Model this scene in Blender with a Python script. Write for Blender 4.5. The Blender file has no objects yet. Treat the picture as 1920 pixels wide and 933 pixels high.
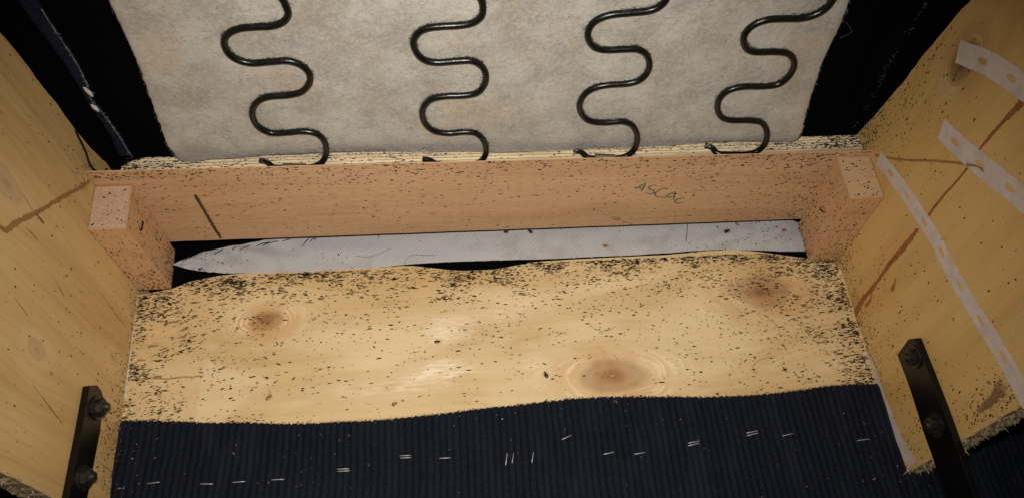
import bpy, bmesh, math, random
from mathutils import Vector, Matrix, noise as mnoise
random.seed(11)
SC = bpy.context.scene
COL = SC.collection

# ------------------------------------------------------------------ camera, world, flash, exposure
# x runs along the crossbeam, y up the walls of the opened chair, z from the inner panel towards the viewer
CAM = Vector((0.25911, -0.04686, 0.546))
F = 1391.3                                             # focal length for a 1920 px wide frame
RT = Matrix(((0.9971054896, -0.0412362805, 0.0638765347),
             (-0.0685310025, -0.8512902643, 0.5202003341),
             (0.0329263452, -0.5230721318, -0.8516521594)))   # camera (right, down, forward) -> world
cd = bpy.data.cameras.new('camera')
cd.sensor_fit = 'HORIZONTAL'; cd.sensor_width = 36.0; cd.lens = F * 36.0 / 1920.0
cd.clip_start = 0.01; cd.clip_end = 50
cam = bpy.data.objects.new('camera', cd); COL.objects.link(cam)
r_, d_, f_ = RT.col[0], RT.col[1], RT.col[2]
cam.matrix_world = Matrix(((r_.x, -d_.x, -f_.x, CAM.x), (r_.y, -d_.y, -f_.y, CAM.y), (r_.z, -d_.z, -f_.z, CAM.z), (0, 0, 0, 1)))
SC.camera = cam

w = bpy.data.worlds.new('World'); SC.world = w; w.use_nodes = True
w.node_tree.nodes['Background'].inputs[0].default_value = (1.0, 0.93, 0.85, 1)
w.node_tree.nodes['Background'].inputs[1].default_value = 0.035

fl = bpy.data.lights.new('flash', 'SPOT')               # the phone's flash, a little beside the lens
fl.energy = 13.8; fl.color = (1.0, 0.955, 0.89); fl.spot_size = math.radians(96); fl.spot_blend = 1.0
fl.shadow_soft_size = 0.006
flo = bpy.data.objects.new('flash', fl); COL.objects.link(flo)
flo.location = CAM + Vector((0.0, 0.03, 0.012))
aim = Vector((0.262, 0.215, 0.0))
flo.rotation_euler = (aim - flo.location).to_track_quat('-Z', 'Y').to_euler()

vs = SC.view_settings
vs.view_transform = 'Standard'; vs.look = 'None'; vs.exposure = 0; vs.gamma = 1
vs.use_curve_mapping = False

# ------------------------------------------------------------------ planes and pixel -> point on a plane
W = 0.58
LB, LC, RB, RC = -0.07748, -0.00147, 0.02515, -0.03843
def lw(y, z, d=0.0): return Vector((LB*(y-.15) + LC*z + d, y, z))           # left panel's inner face, d into the chair
def rw(y, z, d=0.0): return Vector((W + RB*(y-.15) + RC*z - d, y, z))       # right panel's inner face
def P_left(d=0.0): return (Vector((1, -LB, -LC)), -LB*.15 + d)
def P_right(d=0.0): return (Vector((1, -RB, -RC)), W - RB*.15 - d)
def P_z(z=0.0): return (Vector((0, 0, 1)), z)
def P_y(y, s=0.0, z0=0.0): return (Vector((0, 1, -s)), y - s*z0)
def on(px, py, pl):
    d = RT @ Vector(((px-960)/F, (py-466.5)/F, 1.0))
    n, c = pl
    return CAM + d * ((c - n.dot(CAM)) / n.dot(d))
def ons(pts, pl): return [on(a, b, pl) for a, b in pts]
def zoomed(pts, ox, oy, s): return [(ox + a/s, oy + b/s) for a, b in pts]

def smooth(pts, n=6):
    """Catmull-Rom through points (Vectors or tuples)"""
    P = [Vector(p) for p in pts]
    if len(P) < 3: 
        return [P[0].lerp(P[-1], i/n) for i in range(n+1)]
    P = [2*P[0]-P[1]] + P + [2*P[-1]-P[-2]]
    out = []
    for i in range(1, len(P)-2):
        a, b, c, d = P[i-1:i+3]
        for k in range(n):
            t = k/n
            out.append(.5*((2*b) + (c-a)*t + (2*a-5*b+4*c-d)*t*t + (3*b-a-3*c+d)*t**3))
    out.append(P[-2])
    return out

# ------------------------------------------------------------------ objects
ARM = Vector((0.29, 0.15, 0.0))
def finish(bm, name, mat, parent=None, origin=None, smooth_shade=False, kind=None, label=None):
    o0 = origin if origin is not None else (ARM if parent is not None else Vector((0, 0, 0)))
    for v in bm.verts: v.co -= o0
    me = bpy.data.meshes.new(name); bm.to_mesh(me); bm.free()
    mats = mat if isinstance(mat, (list, tuple)) else [mat]
    for m in mats: me.materials.append(m)
    if smooth_shade:
        for p in me.polygons: p.use_smooth = True
    return link(me, name, parent, o0, kind, label)
def world_loc(o):
    v = Vector(o.location); p = o.parent
    while p is not None: v += Vector(p.location); p = p.parent
    return v
def link(me, name, parent, o0, kind=None, label=None):
    o = bpy.data.objects.new(name, me); COL.objects.link(o)
    if parent is not None:
        o.parent = parent; o.location = o0 - world_loc(parent)
    else: o.location = o0
    if kind: o['kind'] = kind
    if label: o['label'] = label
    return o
def from_data(verts, faces, name, mat, parent=None, origin=None, smooth_shade=False, kind=None, label=None, mat_idx=None):
    o0 = origin if origin is not None else (ARM if parent is not None else Vector((0, 0, 0)))
    me = bpy.data.meshes.new(name)
    me.from_pydata([tuple(Vector(v)-o0) for v in verts], [], faces); me.update()
    mats = mat if isinstance(mat, (list, tuple)) else [mat]
    for m in mats: me.materials.append(m)
    if mat_idx: me.polygons.foreach_set('material_index', mat_idx)
    if smooth_shade: me.polygons.foreach_set('use_smooth', [True]*len(me.polygons))
    return link(me, name, parent, o0, kind, label)
def thing(name, label, cat, loc, group=None):
    o = bpy.data.objects.new(name, None); COL.objects.link(o); o.location = loc
    o.empty_display_size = .02
    return tag(o, label, cat, group)
def tag(o, label, cat, group=None):
    o['label'] = label; o['category'] = cat
    if group: o['group'] = group
    return o

def tube(pts, r, sides=10, close=True, bm=None):
    bm = bm or bmesh.new()
    n = len(pts); rings = []
    up = None
    for i, p in enumerate(pts):
        t = (pts[min(i+1, n-1)] - pts[max(i-1, 0)])
        if t.length < 1e-9: t = Vector((0, 0, 1))
        t.normalize()
        if up is None:
            up = t.orthogonal().normalized()
        else:
            up = (up - t*up.dot(t)).normalized()
        s = t.cross(up)
        rr = r[i] if isinstance(r, (list, tuple)) else r
        rings.append([bm.verts.new(p + (up*math.cos(a) + s*math.sin(a))*rr) for a in [2*math.pi*k/sides for k in range(sides)]])
    for A, B in zip(rings, rings[1:]):
        for k in range(sides):
            bm.faces.new((A[k], A[(k+1) % sides], B[(k+1) % sides], B[k]))
    if close:
        bm.faces.new(list(reversed(rings[0]))); bm.faces.new(rings[-1])
    return bm
def prism(top, depth_vec, bm=None, bev=0.0):
    """closed solid: polygon `top` (Vectors), extruded by depth_vec"""
    bm = bm or bmesh.new()
    a = [bm.verts.new(p) for p in top]; b = [bm.verts.new(Vector(p)+depth_vec) for p in top]
    n = len(a)
    bm.faces.new(a); bm.faces.new(list(reversed(b)))
    for i in range(n): bm.faces.new((a[i], b[i], b[(i+1) % n], a[(i+1) % n]))
    bmesh.ops.recalc_face_normals(bm, faces=bm.faces)
    if bev:
        bmesh.ops.bevel(bm, geom=list(bm.edges), offset=bev, segments=2, affect='EDGES', profile=.6)
    return bm
def ribbon(pts, nrm, width, lift, jitter=0.0, bm=None, taper=False):
    """thin film following pts on a surface with normal nrm"""
    bm = bm or bmesh.new(); n = len(pts); prev = None
    lay = bm.verts.layers.float.get('edge') or bm.verts.layers.float.new('edge')
    for i, p in enumerate(pts):
        t = (pts[min(i+1, n-1)] - pts[max(i-1, 0)]).normalized()
        s = nrm.cross(t).normalized()
        wd = width[i*(len(width)-1)//max(1, n-1)] if isinstance(width, (list, tuple)) else width
        if taper: wd *= max(.15, math.sin(math.pi*(i+.5)/n)**.4)
        a = bm.verts.new(p + nrm*lift + s*(wd/2*(1+random.uniform(-jitter, jitter))))
        b = bm.verts.new(p + nrm*lift - s*(wd/2*(1+random.uniform(-jitter, jitter))))
        m = bm.verts.new(p + nrm*lift)
        m[lay] = min(1.0, (min(i, n-1-i)+.25)/1.5); a[lay] = b[lay] = 0.0
        if prev:
            bm.faces.new((prev[0], prev[1], m, a)); bm.faces.new((prev[1], prev[2], b, m))
        prev = (a, m, b)
    return bm
N_LEFT = P_left()[0].normalized(); N_RIGHT = -P_right()[0].normalized(); N_RAIL = Vector((0, -1, 0)); N_BACK = Vector((0, 0, 1))

# ------------------------------------------------------------------ material nodes
def film(g, mask):
    """let the surface below show through where mask is low: a worn or dried-on film"""
    tr = g.t.nodes.new('ShaderNodeBsdfTransparent'); mx = g.t.nodes.new('ShaderNodeMixShader')
    g.put(mx.inputs[0], mask); g.t.links.new(tr.outputs[0], mx.inputs[1]); g.t.links.new(g.b.outputs[0], mx.inputs[2])
    g.t.links.new(mx.outputs[0], g.out.inputs[0])
def film_mat(name, c1, c2, strength=.85, fine=600, coarse=70, soft=.5):
    g = G(name)
    at = g.t.nodes.new('ShaderNodeAttribute'); at.attribute_name = 'edge'
    n = g.noise(g.pos, fine, 3, .6); k = g.noise(g.pos, coarse, 3)
    v = g.add(g.mul(at.outputs['Fac'], 1.2), g.mul(g.sub(n, .5), 1.0)); v = g.add(v, g.mul(g.sub(k, .5), .9))
    m = g.mul(g.step(v, .22, .22+soft), strength)
    film(g, m)
    return g.done(g.mix(g.step(k, .3, .7), c1, c2), .55, .25)
class G:
    def __init__(s, name):
        s.m = bpy.data.materials.new(name); s.m.use_nodes = True
        s.t = s.m.node_tree; s.t.nodes.clear()
        s.out = s.t.nodes.new('ShaderNodeOutputMaterial')
        s.b = s.t.nodes.new('ShaderNodeBsdfPrincipled'); s.t.links.new(s.b.outputs[0], s.out.inputs[0])
        g = s.t.nodes.new('ShaderNodeNewGeometry'); s.pos = g.outputs['Position']
        q = s.t.nodes.new('ShaderNodeSeparateXYZ'); s.t.links.new(s.pos, q.inputs[0])
        s.x, s.y, s.z = q.outputs
    def put(s, sock, v):
        if v is None: return
        if isinstance(v, (int, float)): sock.default_value = v
        elif isinstance(v, tuple): sock.default_value = v if len(v) == len(sock.default_value) else v + (1,)
        else: s.t.links.new(v, sock)
    def M(s, op, a, b=None, c=None):
        n = s.t.nodes.new('ShaderNodeMath'); n.operation = op
        for i, v in enumerate((a, b, c)): s.put(n.inputs[i], v)
        return n.outputs[0]
    def add(s, a, b): return s.M('ADD', a, b)
    def sub(s, a, b): return s.M('SUBTRACT', a, b)
    def mul(s, a, b): return s.M('MULTIPLY', a, b)
    def vec(s, x, y, z=0.0):
        n = s.t.nodes.new('ShaderNodeCombineXYZ')
        for i, v in enumerate((x, y, z)): s.put(n.inputs[i], v)
        return n.outputs[0]
    def noise(s, v, scale=1.0, detail=3.0, rough=.55, dist=0.0):
        n = s.t.nodes.new('ShaderNodeTexNoise')
        s.put(n.inputs['Vector'], v); s.put(n.inputs['Scale'], scale); s.put(n.inputs['Detail'], detail)
        s.put(n.inputs['Roughness'], rough); s.put(n.inputs['Distortion'], dist)
        return n.outputs['Fac']
    def step(s, v, lo, hi, a=0.0, b=1.0):
        n = s.t.nodes.new('ShaderNodeMapRange'); n.interpolation_type = 'SMOOTHSTEP'
        for i, q in enumerate((v, lo, hi, a, b)): s.put(n.inputs[i], q)
        return n.outputs[0]
    def mix(s, f, a, b, mode='MIX'):
        n = s.t.nodes.new('ShaderNodeMix'); n.data_type = 'RGBA'; n.blend_type = mode
        s.put(n.inputs[0], f); s.put(n.inputs[6], a); s.put(n.inputs[7], b)
        return n.outputs[2]
    def bump(s, h, strength=.3, dist=.001):
        n = s.t.nodes.new('ShaderNodeBump'); s.put(n.inputs['Strength'], strength); s.put(n.inputs['Distance'], dist)
        s.put(n.inputs['Height'], h); s.t.links.new(n.outputs[0], s.b.inputs['Normal'])
    def done(s, col, rough=.5, spec=.4, metal=0.0):
        s.put(s.b.inputs['Base Color'], col); s.put(s.b.inputs['Roughness'], rough)
        s.put(s.b.inputs['Specular IOR Level'], spec); s.put(s.b.inputs['Metallic'], metal)
        return s.m

def wood(name, u, v, light, dark, knots=(), knot_col=(.34, .17, .075), broad=.6, fine=.5, pores=0.0, pore_col=(.2, .1, .05),
         rough=.45, spec=.45, lines=0.0, halo=(.8, .66, .42), extra=None, painted_sheen=0.0, figure=()):
    """veneer or solid wood; u along the grain, v across, both world axes in metres"""
    g = G(name)
    ax = {'x': g.x, 'y': g.y, 'z': g.z}
    U, V = ax[u], ax[v]
    Vw = g.add(V, g.mul(g.sub(g.noise(g.vec(g.mul(U, 5), g.mul(V, 9)), 1, 2), .5), .02))
    ringmix = None
    cores = []
    for (ku, kv, ru, rv, core, pale) in knots:
        dx = g.mul(g.sub(U, ku), 1/ru); dy = g.mul(g.sub(V, kv), 1/rv)
        wob = g.mul(g.sub(g.noise(g.vec(U, V, ku), 38, 3), .5), .75)
        r2 = g.add(g.mul(dx, dx), g.mul(dy, dy))
        r = g.M('MAXIMUM', g.add(g.M('SQRT', r2), g.mul(wob, g.step(r2, 0.0, .5))), 0.0)
        e = g.M('EXPONENT', g.mul(r2, -.16))
        Vw = g.sub(Vw, g.mul(g.mul(g.sub(V, kv), e), .93))
        ring = g.M('MULTIPLY_ADD', g.M('SINE', g.add(g.mul(r, 9.5), g.mul(g.noise(g.vec(U, V, kv), 30, 2), 5))), .5, .5)
        cores.append((r, ring, core, pale, g.M('DIVIDE', g.M('ABSOLUTE', dx), g.add(g.M('SQRT', r2), .05))))
    n1 = g.noise(g.vec(g.mul(U, 7), g.mul(Vw, 170)), 1, 4, .6)
    n2 = g.noise(g.vec(g.mul(U, 40), g.mul(Vw, 900)), 1, 2)
    n3 = g.noise(g.vec(g.mul(U, 3.2), g.mul(Vw, 22)), 1, 3, .5, .6)
    n4 = g.noise(g.vec(U, V, .3), 14, 3)
    t = g.add(g.mul(g.step(n3, .3, .7), broad*.6), g.mul(g.step(n1, .3, .72), fine*.45))
    t = g.add(t, g.mul(g.sub(n2, .5), .35*fine))
    t = g.add(t, g.mul(g.sub(n4, .5), .55*broad))
    col = g.mix(g.step(t, 0, 1), light, dark)
    if lines:
        ln = g.step(g.noise(g.vec(g.mul(U, 2.0), g.mul(Vw, 75), 4.0), 1, 3, .5), .62, .70)
        col = g.mix(g.mul(ln, lines), col, pore_col)
    for r, ring, core, pale, lat in cores:
        h = g.mul(g.step(r, .9, 1.5), g.step(r, 3.4, 1.5))
        side = g.step(g.noise(g.vec(g.mul(U, 26), g.mul(V, 45), 2.5), 1, 2), .36, .56)
        side = g.mul(side, g.step(g.add(lat, g.mul(g.sub(n4, .5), .9)), .55, .95))
        zone = g.mul(g.step(r, .8, 1.2), g.step(r, 2.6, 1.3))
        col = g.mix(g.mul(zone, core*.38), col, tuple(min(1, c*2.1) for c in knot_col))
        sw = g.mul(g.mul(h, side), g.step(g.noise(g.vec(g.mul(r, 5.5), g.mul(n4, 6)), 1, 4), .45, .60))
        col = g.mix(g.mul(sw, pale), col, halo)
        m = g.add(g.mul(g.step(r, 1.08, .86), .62), g.mul(g.step(r, .95, .25), .38))
        kc = g.mix(g.add(g.mul(ring, .45), g.mul(n1, .55)), knot_col, tuple(min(1, c*1.5) for c in knot_col))
        col = g.mix(g.mul(m, core), col, kc)
        rim = g.mul(g.mul(g.step(r, .75, 1.0), g.step(r, 1.3, 1.02)), g.step(n4, .42, .58))
        col = g.mix(g.mul(rim, core*.4), col, tuple(c*.9 for c in knot_col))
        vein = g.mul(g.step(g.M('ABSOLUTE', g.add(g.sub(V, kv), g.mul(g.sub(n4, .5), rv*.9))), rv*.30, 0.0), g.step(r, 1.25, .5))
        col = g.mix(g.mul(vein, core*.5), col, tuple(c*.75 for c in knot_col))
        heart = g.step(r, .28, .05)
        col = g.mix(g.mul(heart, core*.55), col, tuple(c*.6 for c in knot_col))
    if pores:
        pn = g.step(g.noise(g.vec(g.mul(U, 130), g.mul(V, 1300)), 1, 1), .60, .68)
        col = g.mix(g.mul(pn, pores), col, pore_col)
    if painted_sheen:  # flash sheen put into the base colour as random pale patches
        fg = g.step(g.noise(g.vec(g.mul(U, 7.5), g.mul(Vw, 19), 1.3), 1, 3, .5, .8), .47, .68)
        col = g.mix(g.mul(fg, painted_sheen), col, halo)
    if extra: col = extra(g, U, V, col)
    if figure:                                     # dipping fibres under the varnish flash back at some angles
        tot = None
        for p, rx, ry in figure:
            a = g.mul(g.sub(U, p.x), 1/rx); b = g.mul(g.sub(Vw, p.y), 1/ry)
            e = g.M('EXPONENT', g.mul(g.add(g.mul(a, a), g.mul(b, b)), -1.0)); tot = e if tot is None else g.add(tot, e)
        fine_f = g.noise(g.vec(g.mul(U, 60), g.mul(Vw, 420)), 1, 3, .6)
        fm = g.mul(g.M('MINIMUM', tot, 1.0), g.step(g.add(g.mul(n4, .65), g.mul(fine_f, .35)), .30, .66))
        cn = g.vec(g.mul(fm, .07), g.mul(fm, -.45), 1.0)
        nz = g.t.nodes.new('ShaderNodeVectorMath'); nz.operation = 'NORMALIZE'; g.t.links.new(cn, nz.inputs[0])
        g.t.links.new(nz.outputs[0], g.b.inputs['Coat Normal'])
        g.put(g.b.inputs['Coat Weight'], g.mul(fm, .95)); g.put(g.b.inputs['Coat Roughness'], .42)
    g.bump(g.add(n1, g.mul(n2, .6)), .22, .0006)
    rg = g.add(rough - .06, g.mul(n1, .16))
    return g.done(col, rg, spec)

def plain(name, col, rough=.5, spec=.4, metal=0.0, var=.3, scale=200, bump=0.0, col2=None):
    g = G(name)
    n = g.noise(g.pos, scale, 3)
    c2 = col2 or tuple(c*(1-var) for c in col)
    if bump: g.bump(n, bump, .001)
    return g.done(g.mix(g.step(n, .35, .68), col, c2), rough, spec, metal)

def seam_marks(g, U, V, col):
    # veneer seam near the left end of the panel: paler to its right, a pinkish glue line along it
    e = g.sub(U, g.add(.0535, g.mul(g.sub(g.noise(g.vec(0.0, g.mul(V, 300)), 1, 2), .5), .003)))
    col = g.mix(g.step(e, 0.0008, -.0008, 0, .32), col, (.56, .35, .14))
    line = g.mul(g.step(g.M('ABSOLUTE', e), .0014, .0002), g.step(g.noise(g.vec(0.0, g.mul(V, 420), 7.0), 1, 1), .42, .6))
    col = g.mix(g.mul(line, .55), col, (.70, .42, .30))
    f = g.sub(V, g.add(.1835, g.mul(g.sub(g.noise(g.vec(g.mul(U, 90), 3.0), 1, 3), .5), .006)))
    crack = g.mul(g.mul(g.step(g.M('ABSOLUTE', f), .0011, .0002), g.step(U, .056, .052)), .75)
    return g.mix(crack, col, (.22, .11, .04))

M = {}
KN = lambda px, py, rx, ry, core, pale: (lambda p: (p.x, p.y, rx, ry, core, pale))(on(px, py, P_z(0)))
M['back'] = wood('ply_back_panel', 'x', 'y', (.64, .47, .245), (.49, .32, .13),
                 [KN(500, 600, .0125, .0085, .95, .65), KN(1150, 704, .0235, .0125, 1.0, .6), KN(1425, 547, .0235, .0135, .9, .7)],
                 knot_col=(.25, .112, .04), broad=.9, fine=.6, rough=.4, spec=.5, halo=(.86, .72, .46), extra=seam_marks, painted_sheen=.3,
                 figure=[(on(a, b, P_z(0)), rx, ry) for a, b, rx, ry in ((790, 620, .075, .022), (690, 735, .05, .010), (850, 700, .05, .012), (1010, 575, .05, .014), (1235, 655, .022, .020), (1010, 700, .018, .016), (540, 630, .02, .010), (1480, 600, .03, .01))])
KL = lambda px, py, rz, ry, core, pale: (lambda p: (p.z, p.y, rz, ry, core, pale))(on(px, py, P_left()))
KR = lambda px, py, rz, ry, core, pale: (lambda p: (p.z, p.y, rz, ry, core, pale))(on(px, py, P_right()))
M['left'] = wood('ply_left_panel', 'z', 'y', (.68, .465, .20), (.53, .325, .12),
                 [KL(14, 345, .017, .0085, .6, .3), KL(70, 655, .010, .006, .6, .5), KL(213, 672, .007, .005, .5, .4)],
                 knot_col=(.40, .275, .165), broad=.85, fine=.85, rough=.5, lines=.3, pore_col=(.28, .13, .045), halo=(.62, .45, .25))
M['right'] = wood('ply_right_panel', 'z', 'y', (.675, .44, .165), (.555, .335, .105),
                  [KR(1808, 112, .0135, .0095, 1.0, .8)], knot_col=(.16, .085, .04), broad=.95, fine=.6, rough=.48, lines=.12, pore_col=(.36, .19, .06), halo=(.62, .46, .25))
M['beech'] = wood('beech_rail', 'x', 'z', (.58, .36, .205), (.455, .265, .135), broad=.8, fine=.85, pores=.55, pore_col=(.25, .125, .06),
                  lines=.28, rough=.55, spec=.3)
M['block'] = wood('beech_block', 'z', 'y', (.60, .355, .18), (.48, .27, .12), broad=.7, fine=.45, pores=.3, pore_col=(.24, .12, .05), rough=.55, spec=.3)
M['pine'] = wood('pale_spring_rail', 'x', 'y', (.64, .52, .35), (.48, .36, .205), broad=.5, fine=.9, lines=.5, pore_col=(.4, .26, .12), rough=.6, spec=.3)
def endgrain():
    g = G('beech_end_grain')
    n = g.noise(g.pos, 900, 3, .7); k = g.noise(g.vec(g.mul(g.x, 40), g.mul(g.y, 260), g.z), 1, 2)
    v = g.t.nodes.new('ShaderNodeTexVoronoi'); g.put(v.inputs['Vector'], g.pos); g.put(v.inputs['Scale'], 950.0)
    pore = g.step(v.outputs['Distance'], .34, .12)
    c = g.mix(g.step(n, .35, .7), (.60, .42, .29), (.42, .25, .16))
    c = g.mix(g.mul(g.step(k, .4, .7), .3), c, (.40, .24, .14))
    c = g.mix(g.mul(pore, .55), c, (.22, .11, .07))
    g.bump(n, .5, .001)
    return g.done(c, .75, .2)
M['end'] = endgrain()
M['ply_edge'] = plain('raw_ply_edge', (.46, .33, .19), .85, .15, var=.55, scale=420, bump=.8)
M['splinter'] = plain('wood_splinters', (.50, .38, .24), .8, .2, var=.5, scale=300)
def speck_mat(name, c1, c2, strength=1.0):
    g = G(name)
    at = g.t.nodes.new('ShaderNodeAttribute'); at.attribute_name = 'edge'
    n = g.noise(g.pos, 1300, 3, .65); k = g.noise(g.pos, 330, 1)
    v = g.add(at.outputs['Fac'], g.mul(g.sub(n, .5), .8))
    film(g, g.mul(g.step(v, .05, .46), g.step(k, .2, .5, .82*strength, strength)))
    return g.done(g.mix(g.step(k, .35, .65), c1, c2), .8, .12)
M['speck'] = speck_mat('dark_spotting', (.012, .008, .005), (.0045, .0035, .003))
M['smear'] = speck_mat('soft_brown_smear', (.10, .05, .02), (.05, .026, .012), .42)
M['speck_brown'] = speck_mat('brown_spotting', (.06, .03, .012), (.035, .017, .008))
M['wire'] = plain('black_spring_wire', (.006, .005, .0042), .3, .42, .0, var=.6, scale=260, bump=.25)
M['steel'] = plain('bright_staple_steel', (.50, .50, .49), .4, .5, .4, var=.2, scale=900)
M['dull_steel'] = plain('dull_steel', (.30, .27, .23), .45, .5, .4, var=.4, scale=500)
M['bracket'] = plain('black_painted_steel', (.004, .0034, .0028), .36, .28, .0, var=.3, scale=120)
M['bolt'] = plain('dark_plated_bolt', (.05, .045, .035), .42, .5, .6, var=.7, scale=520, bump=.6)
M['black_cloth'] = plain('black_backing_cloth', (.0028, .0028, .0032), .97, .03, var=.4, scale=500)
M['thread'] = plain('black_thread', (.008, .008, .009), .7, .2)
M['hair'] = plain('brown_hair', (.16, .085, .04), .5, .4)
M['grey_hair'] = plain('grey_hair', (.12, .11, .09), .5, .4)
M['fray'] = plain('frayed_pale_edge', (.17, .20, .19), .8, .2, var=.6, scale=700)
M['glue'] = plain('pale_glue', (.62, .58, .56), .6, .3, var=.3, scale=300)
M['shell'] = plain('tan_insect_shell', (.32, .14, .035), .3, .5, var=.5, scale=900)
M['bug'] = plain('dark_brown_insect', (.035, .014, .007), .3, .5, var=.5, scale=900)
M['ink_green'] = film_mat('faded_green_ink', (.06, .125, .07), (.11, .18, .10), .6, 700, 120, .6)
M['ink_black'] = film_mat('greenish_black_ink', (.03, .022, .011), (.07, .055, .03), .82, 1100, 420, .5)
M['red'] = film_mat('red_brown_brush_stain', (.30, .08, .026), (.39, .145, .05), .85, 420, 60, .35)
M['brown_stain'] = film_mat('brown_brush_stain', (.36, .15, .045), (.42, .2, .07), .7, 420, 60, .5)
M['crack'] = film_mat('open_grain_crack', (.16, .07, .02), (.22, .11, .04), .8, 500, 120, .6)
def paper():
    g = G('gummed_paper_tape')
    n = g.noise(g.pos, 90, 4); k = g.noise(g.pos, 800, 2)
    c = g.mix(g.step(n, .35, .7), (.66, .56, .50), (.57, .47, .41))
    c = g.mix(g.mul(g.step(k, .5, .8), .25), c, (.34, .27, .23))
    g.bump(n, .3, .001)
    return g.done(c, .7, .25)
M['paper'] = paper()
M['torn'] = film_mat('torn_veneer', (.20, .10, .045), (.36, .21, .11), .85, 380, 90, .6)
def felt_mat():
    g = G('grey_beige_felt')
    a = g.noise(g.pos, 26, 4, .6); b = g.noise(g.pos, 70, 4, .65); c = g.noise(g.pos, 420, 4, .7); d = g.noise(g.vec(g.x, g.z, 5.0), 17, 2)
    col = g.mix(g.step(a, .35, .68), (.46, .425, .37), (.33, .285, .23))
    col = g.mix(g.mul(g.step(b, .5, .75), .85), col, (.285, .275, .255))
    col = g.mix(g.mul(g.step(d, .54, .72), .6), col, (.44, .325, .215))
    e = g.noise(g.pos, 900, 3, .7)
    col = g.mix(g.mul(g.step(c, .45, .72), .7), col, (.50, .48, .44))
    col = g.mix(g.mul(g.step(c, .46, .3), .6), col, (.26, .24, .21))
    col = g.mix(g.mul(g.step(e, .58, .72), .4), col, (.62, .60, .56))
    g.bump(g.add(c, b), .35, .0012)
    g.put(g.b.inputs['Sheen Weight'], .2)
    return g.done(col, .95, .1)
M['felt'] = felt_mat()
M['fibre'] = plain('felt_fibre', (.46, .44, .40), .6, .3, var=.35, scale=60)
def cord_mat(ribs=False):
    g = G('navy_corduroy_ribs' if ribs else 'navy_corduroy')
    a = g.noise(g.pos, 700, 4, .7); b = g.noise(g.pos, 30, 3); c = g.noise(g.vec(g.mul(g.x, 9), g.mul(g.y, 2.5)), 8, 3)
    col = g.mix(g.step(a, .3, .72), (.0050, .0066, .0120), (.0165, .0205, .033))
    col = g.mix(g.mul(g.step(c, .45, .7), .4), col, (.023, .026, .040))
    col = g.mix(g.mul(g.step(b, .55, .75), .35), col, (.012, .012, .015))
    if ribs:                                   # darker colour in the grooves between the pile ribs
        at = g.t.nodes.new('ShaderNodeAttribute'); at.attribute_name = 'rib'
        gap = g.step(g.add(at.outputs['Fac'], g.mul(g.sub(a, .5), .7)), .72, .12)
        col = g.mix(g.mul(gap, g.step(c, .25, .7, .8, .5)), col, (.003, .0035, .0055))
    g.bump(g.add(a, g.mul(b, .3)), 1.0, .0015)
    g.put(g.b.inputs['Sheen Weight'], .02)
    return g.done(col, .97, .03)
M['cord'] = cord_mat(); M['cord_ribs'] = cord_mat(True)
def canvas_mat():
    g = G('white_twill_webbing')
    s1 = g.M('SINE', g.mul(g.add(g.x, g.mul(g.y, .7)), 2600.0)); s2 = g.M('SINE', g.mul(g.sub(g.mul(g.x, .35), g.y), 3000.0))
    wv = g.M('MULTIPLY_ADD', g.mul(s1, s2), .5, .5)
    n = g.noise(g.pos, 60, 4)
    col = g.mix(wv, (.46, .445, .44), (.56, .545, .54))
    col = g.mix(g.mul(g.step(n, .45, .72), .6), col, (.38, .35, .325))
    g.bump(wv, .6, .001)
    return g.done(col, .85, .15)
M['canvas'] = canvas_mat()
M['lint'] = plain('beige_dust', (.26, .18, .10), .8, .2, var=.7, scale=90)
M['lint_white'] = plain('white_lint', (.7, .68, .62), .7, .2)

# ------------------------------------------------------------------ the overturned armchair's frame
chair = thing('armchair', 'overturned armchair laid open, pale plywood inside with navy corduroy, peppered with black specks',
              'armchair', ARM)

BACK_TOP = [(-20, 565), (200, 562), (262, 552), (321, 541), (352, 529), (383, 522), (415, 516), (465, 512), (521, 510), (560, 510), (638, 505), (717, 501), (763, 498), (810, 502), (861, 507),
            (928, 504), (969, 497), (1021, 489), (1154, 482), (1253, 477), (1297, 473), (1330, 470), (1381, 469), (1423, 472), (1459, 477), (1507, 483), (1545, 491), (1590, 497), (1660, 500)]
topc = smooth(ons(BACK_TOP, P_z(0)), 5)
def ytop(x):
    for a, b in zip(topc, topc[1:]):
        if a.x <= x <= b.x: return a.y + (b.y-a.y)*(x-a.x)/max(1e-9, b.x-a.x)
    return .262
def fbm(*a, s=1.0): return mnoise.noise(Vector(a)*s)

# inner panel: one sheet with a wavy sawn top edge
poly = [lw(.06, 0) - Vector((.004, 0, 0)), rw(.06, 0) + Vector((.004, 0, 0))]
edge = [p for p in reversed(topc) if lw(p.y, 0).x - .004 < p.x < rw(p.y, 0).x + .004]
edge = [Vector((p.x, p.y + .0006*fbm(p.x, 0, 0, s=260), 0)) for p in edge]
poly += edge
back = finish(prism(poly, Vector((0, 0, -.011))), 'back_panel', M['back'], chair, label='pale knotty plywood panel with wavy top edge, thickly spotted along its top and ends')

pc = on(1149, 704, P_z(0)); bm = bmesh.new()
pv_ = [bm.verts.new(pc + Vector((.0017*math.cos(a)*(1+.2*math.sin(3*a)), .0011*math.sin(a), .0001))) for a in [i*math.pi/6 for i in range(12)]]
pt_ = bm.verts.new(pc + Vector((0, 0, .0004)))
for i in range(12): bm.faces.new((pv_[i], pv_[(i+1) % 12], pt_))
finish(bm, 'pith', plain('pale_pith', (.50, .36, .22), .6, .3), back)

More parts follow.
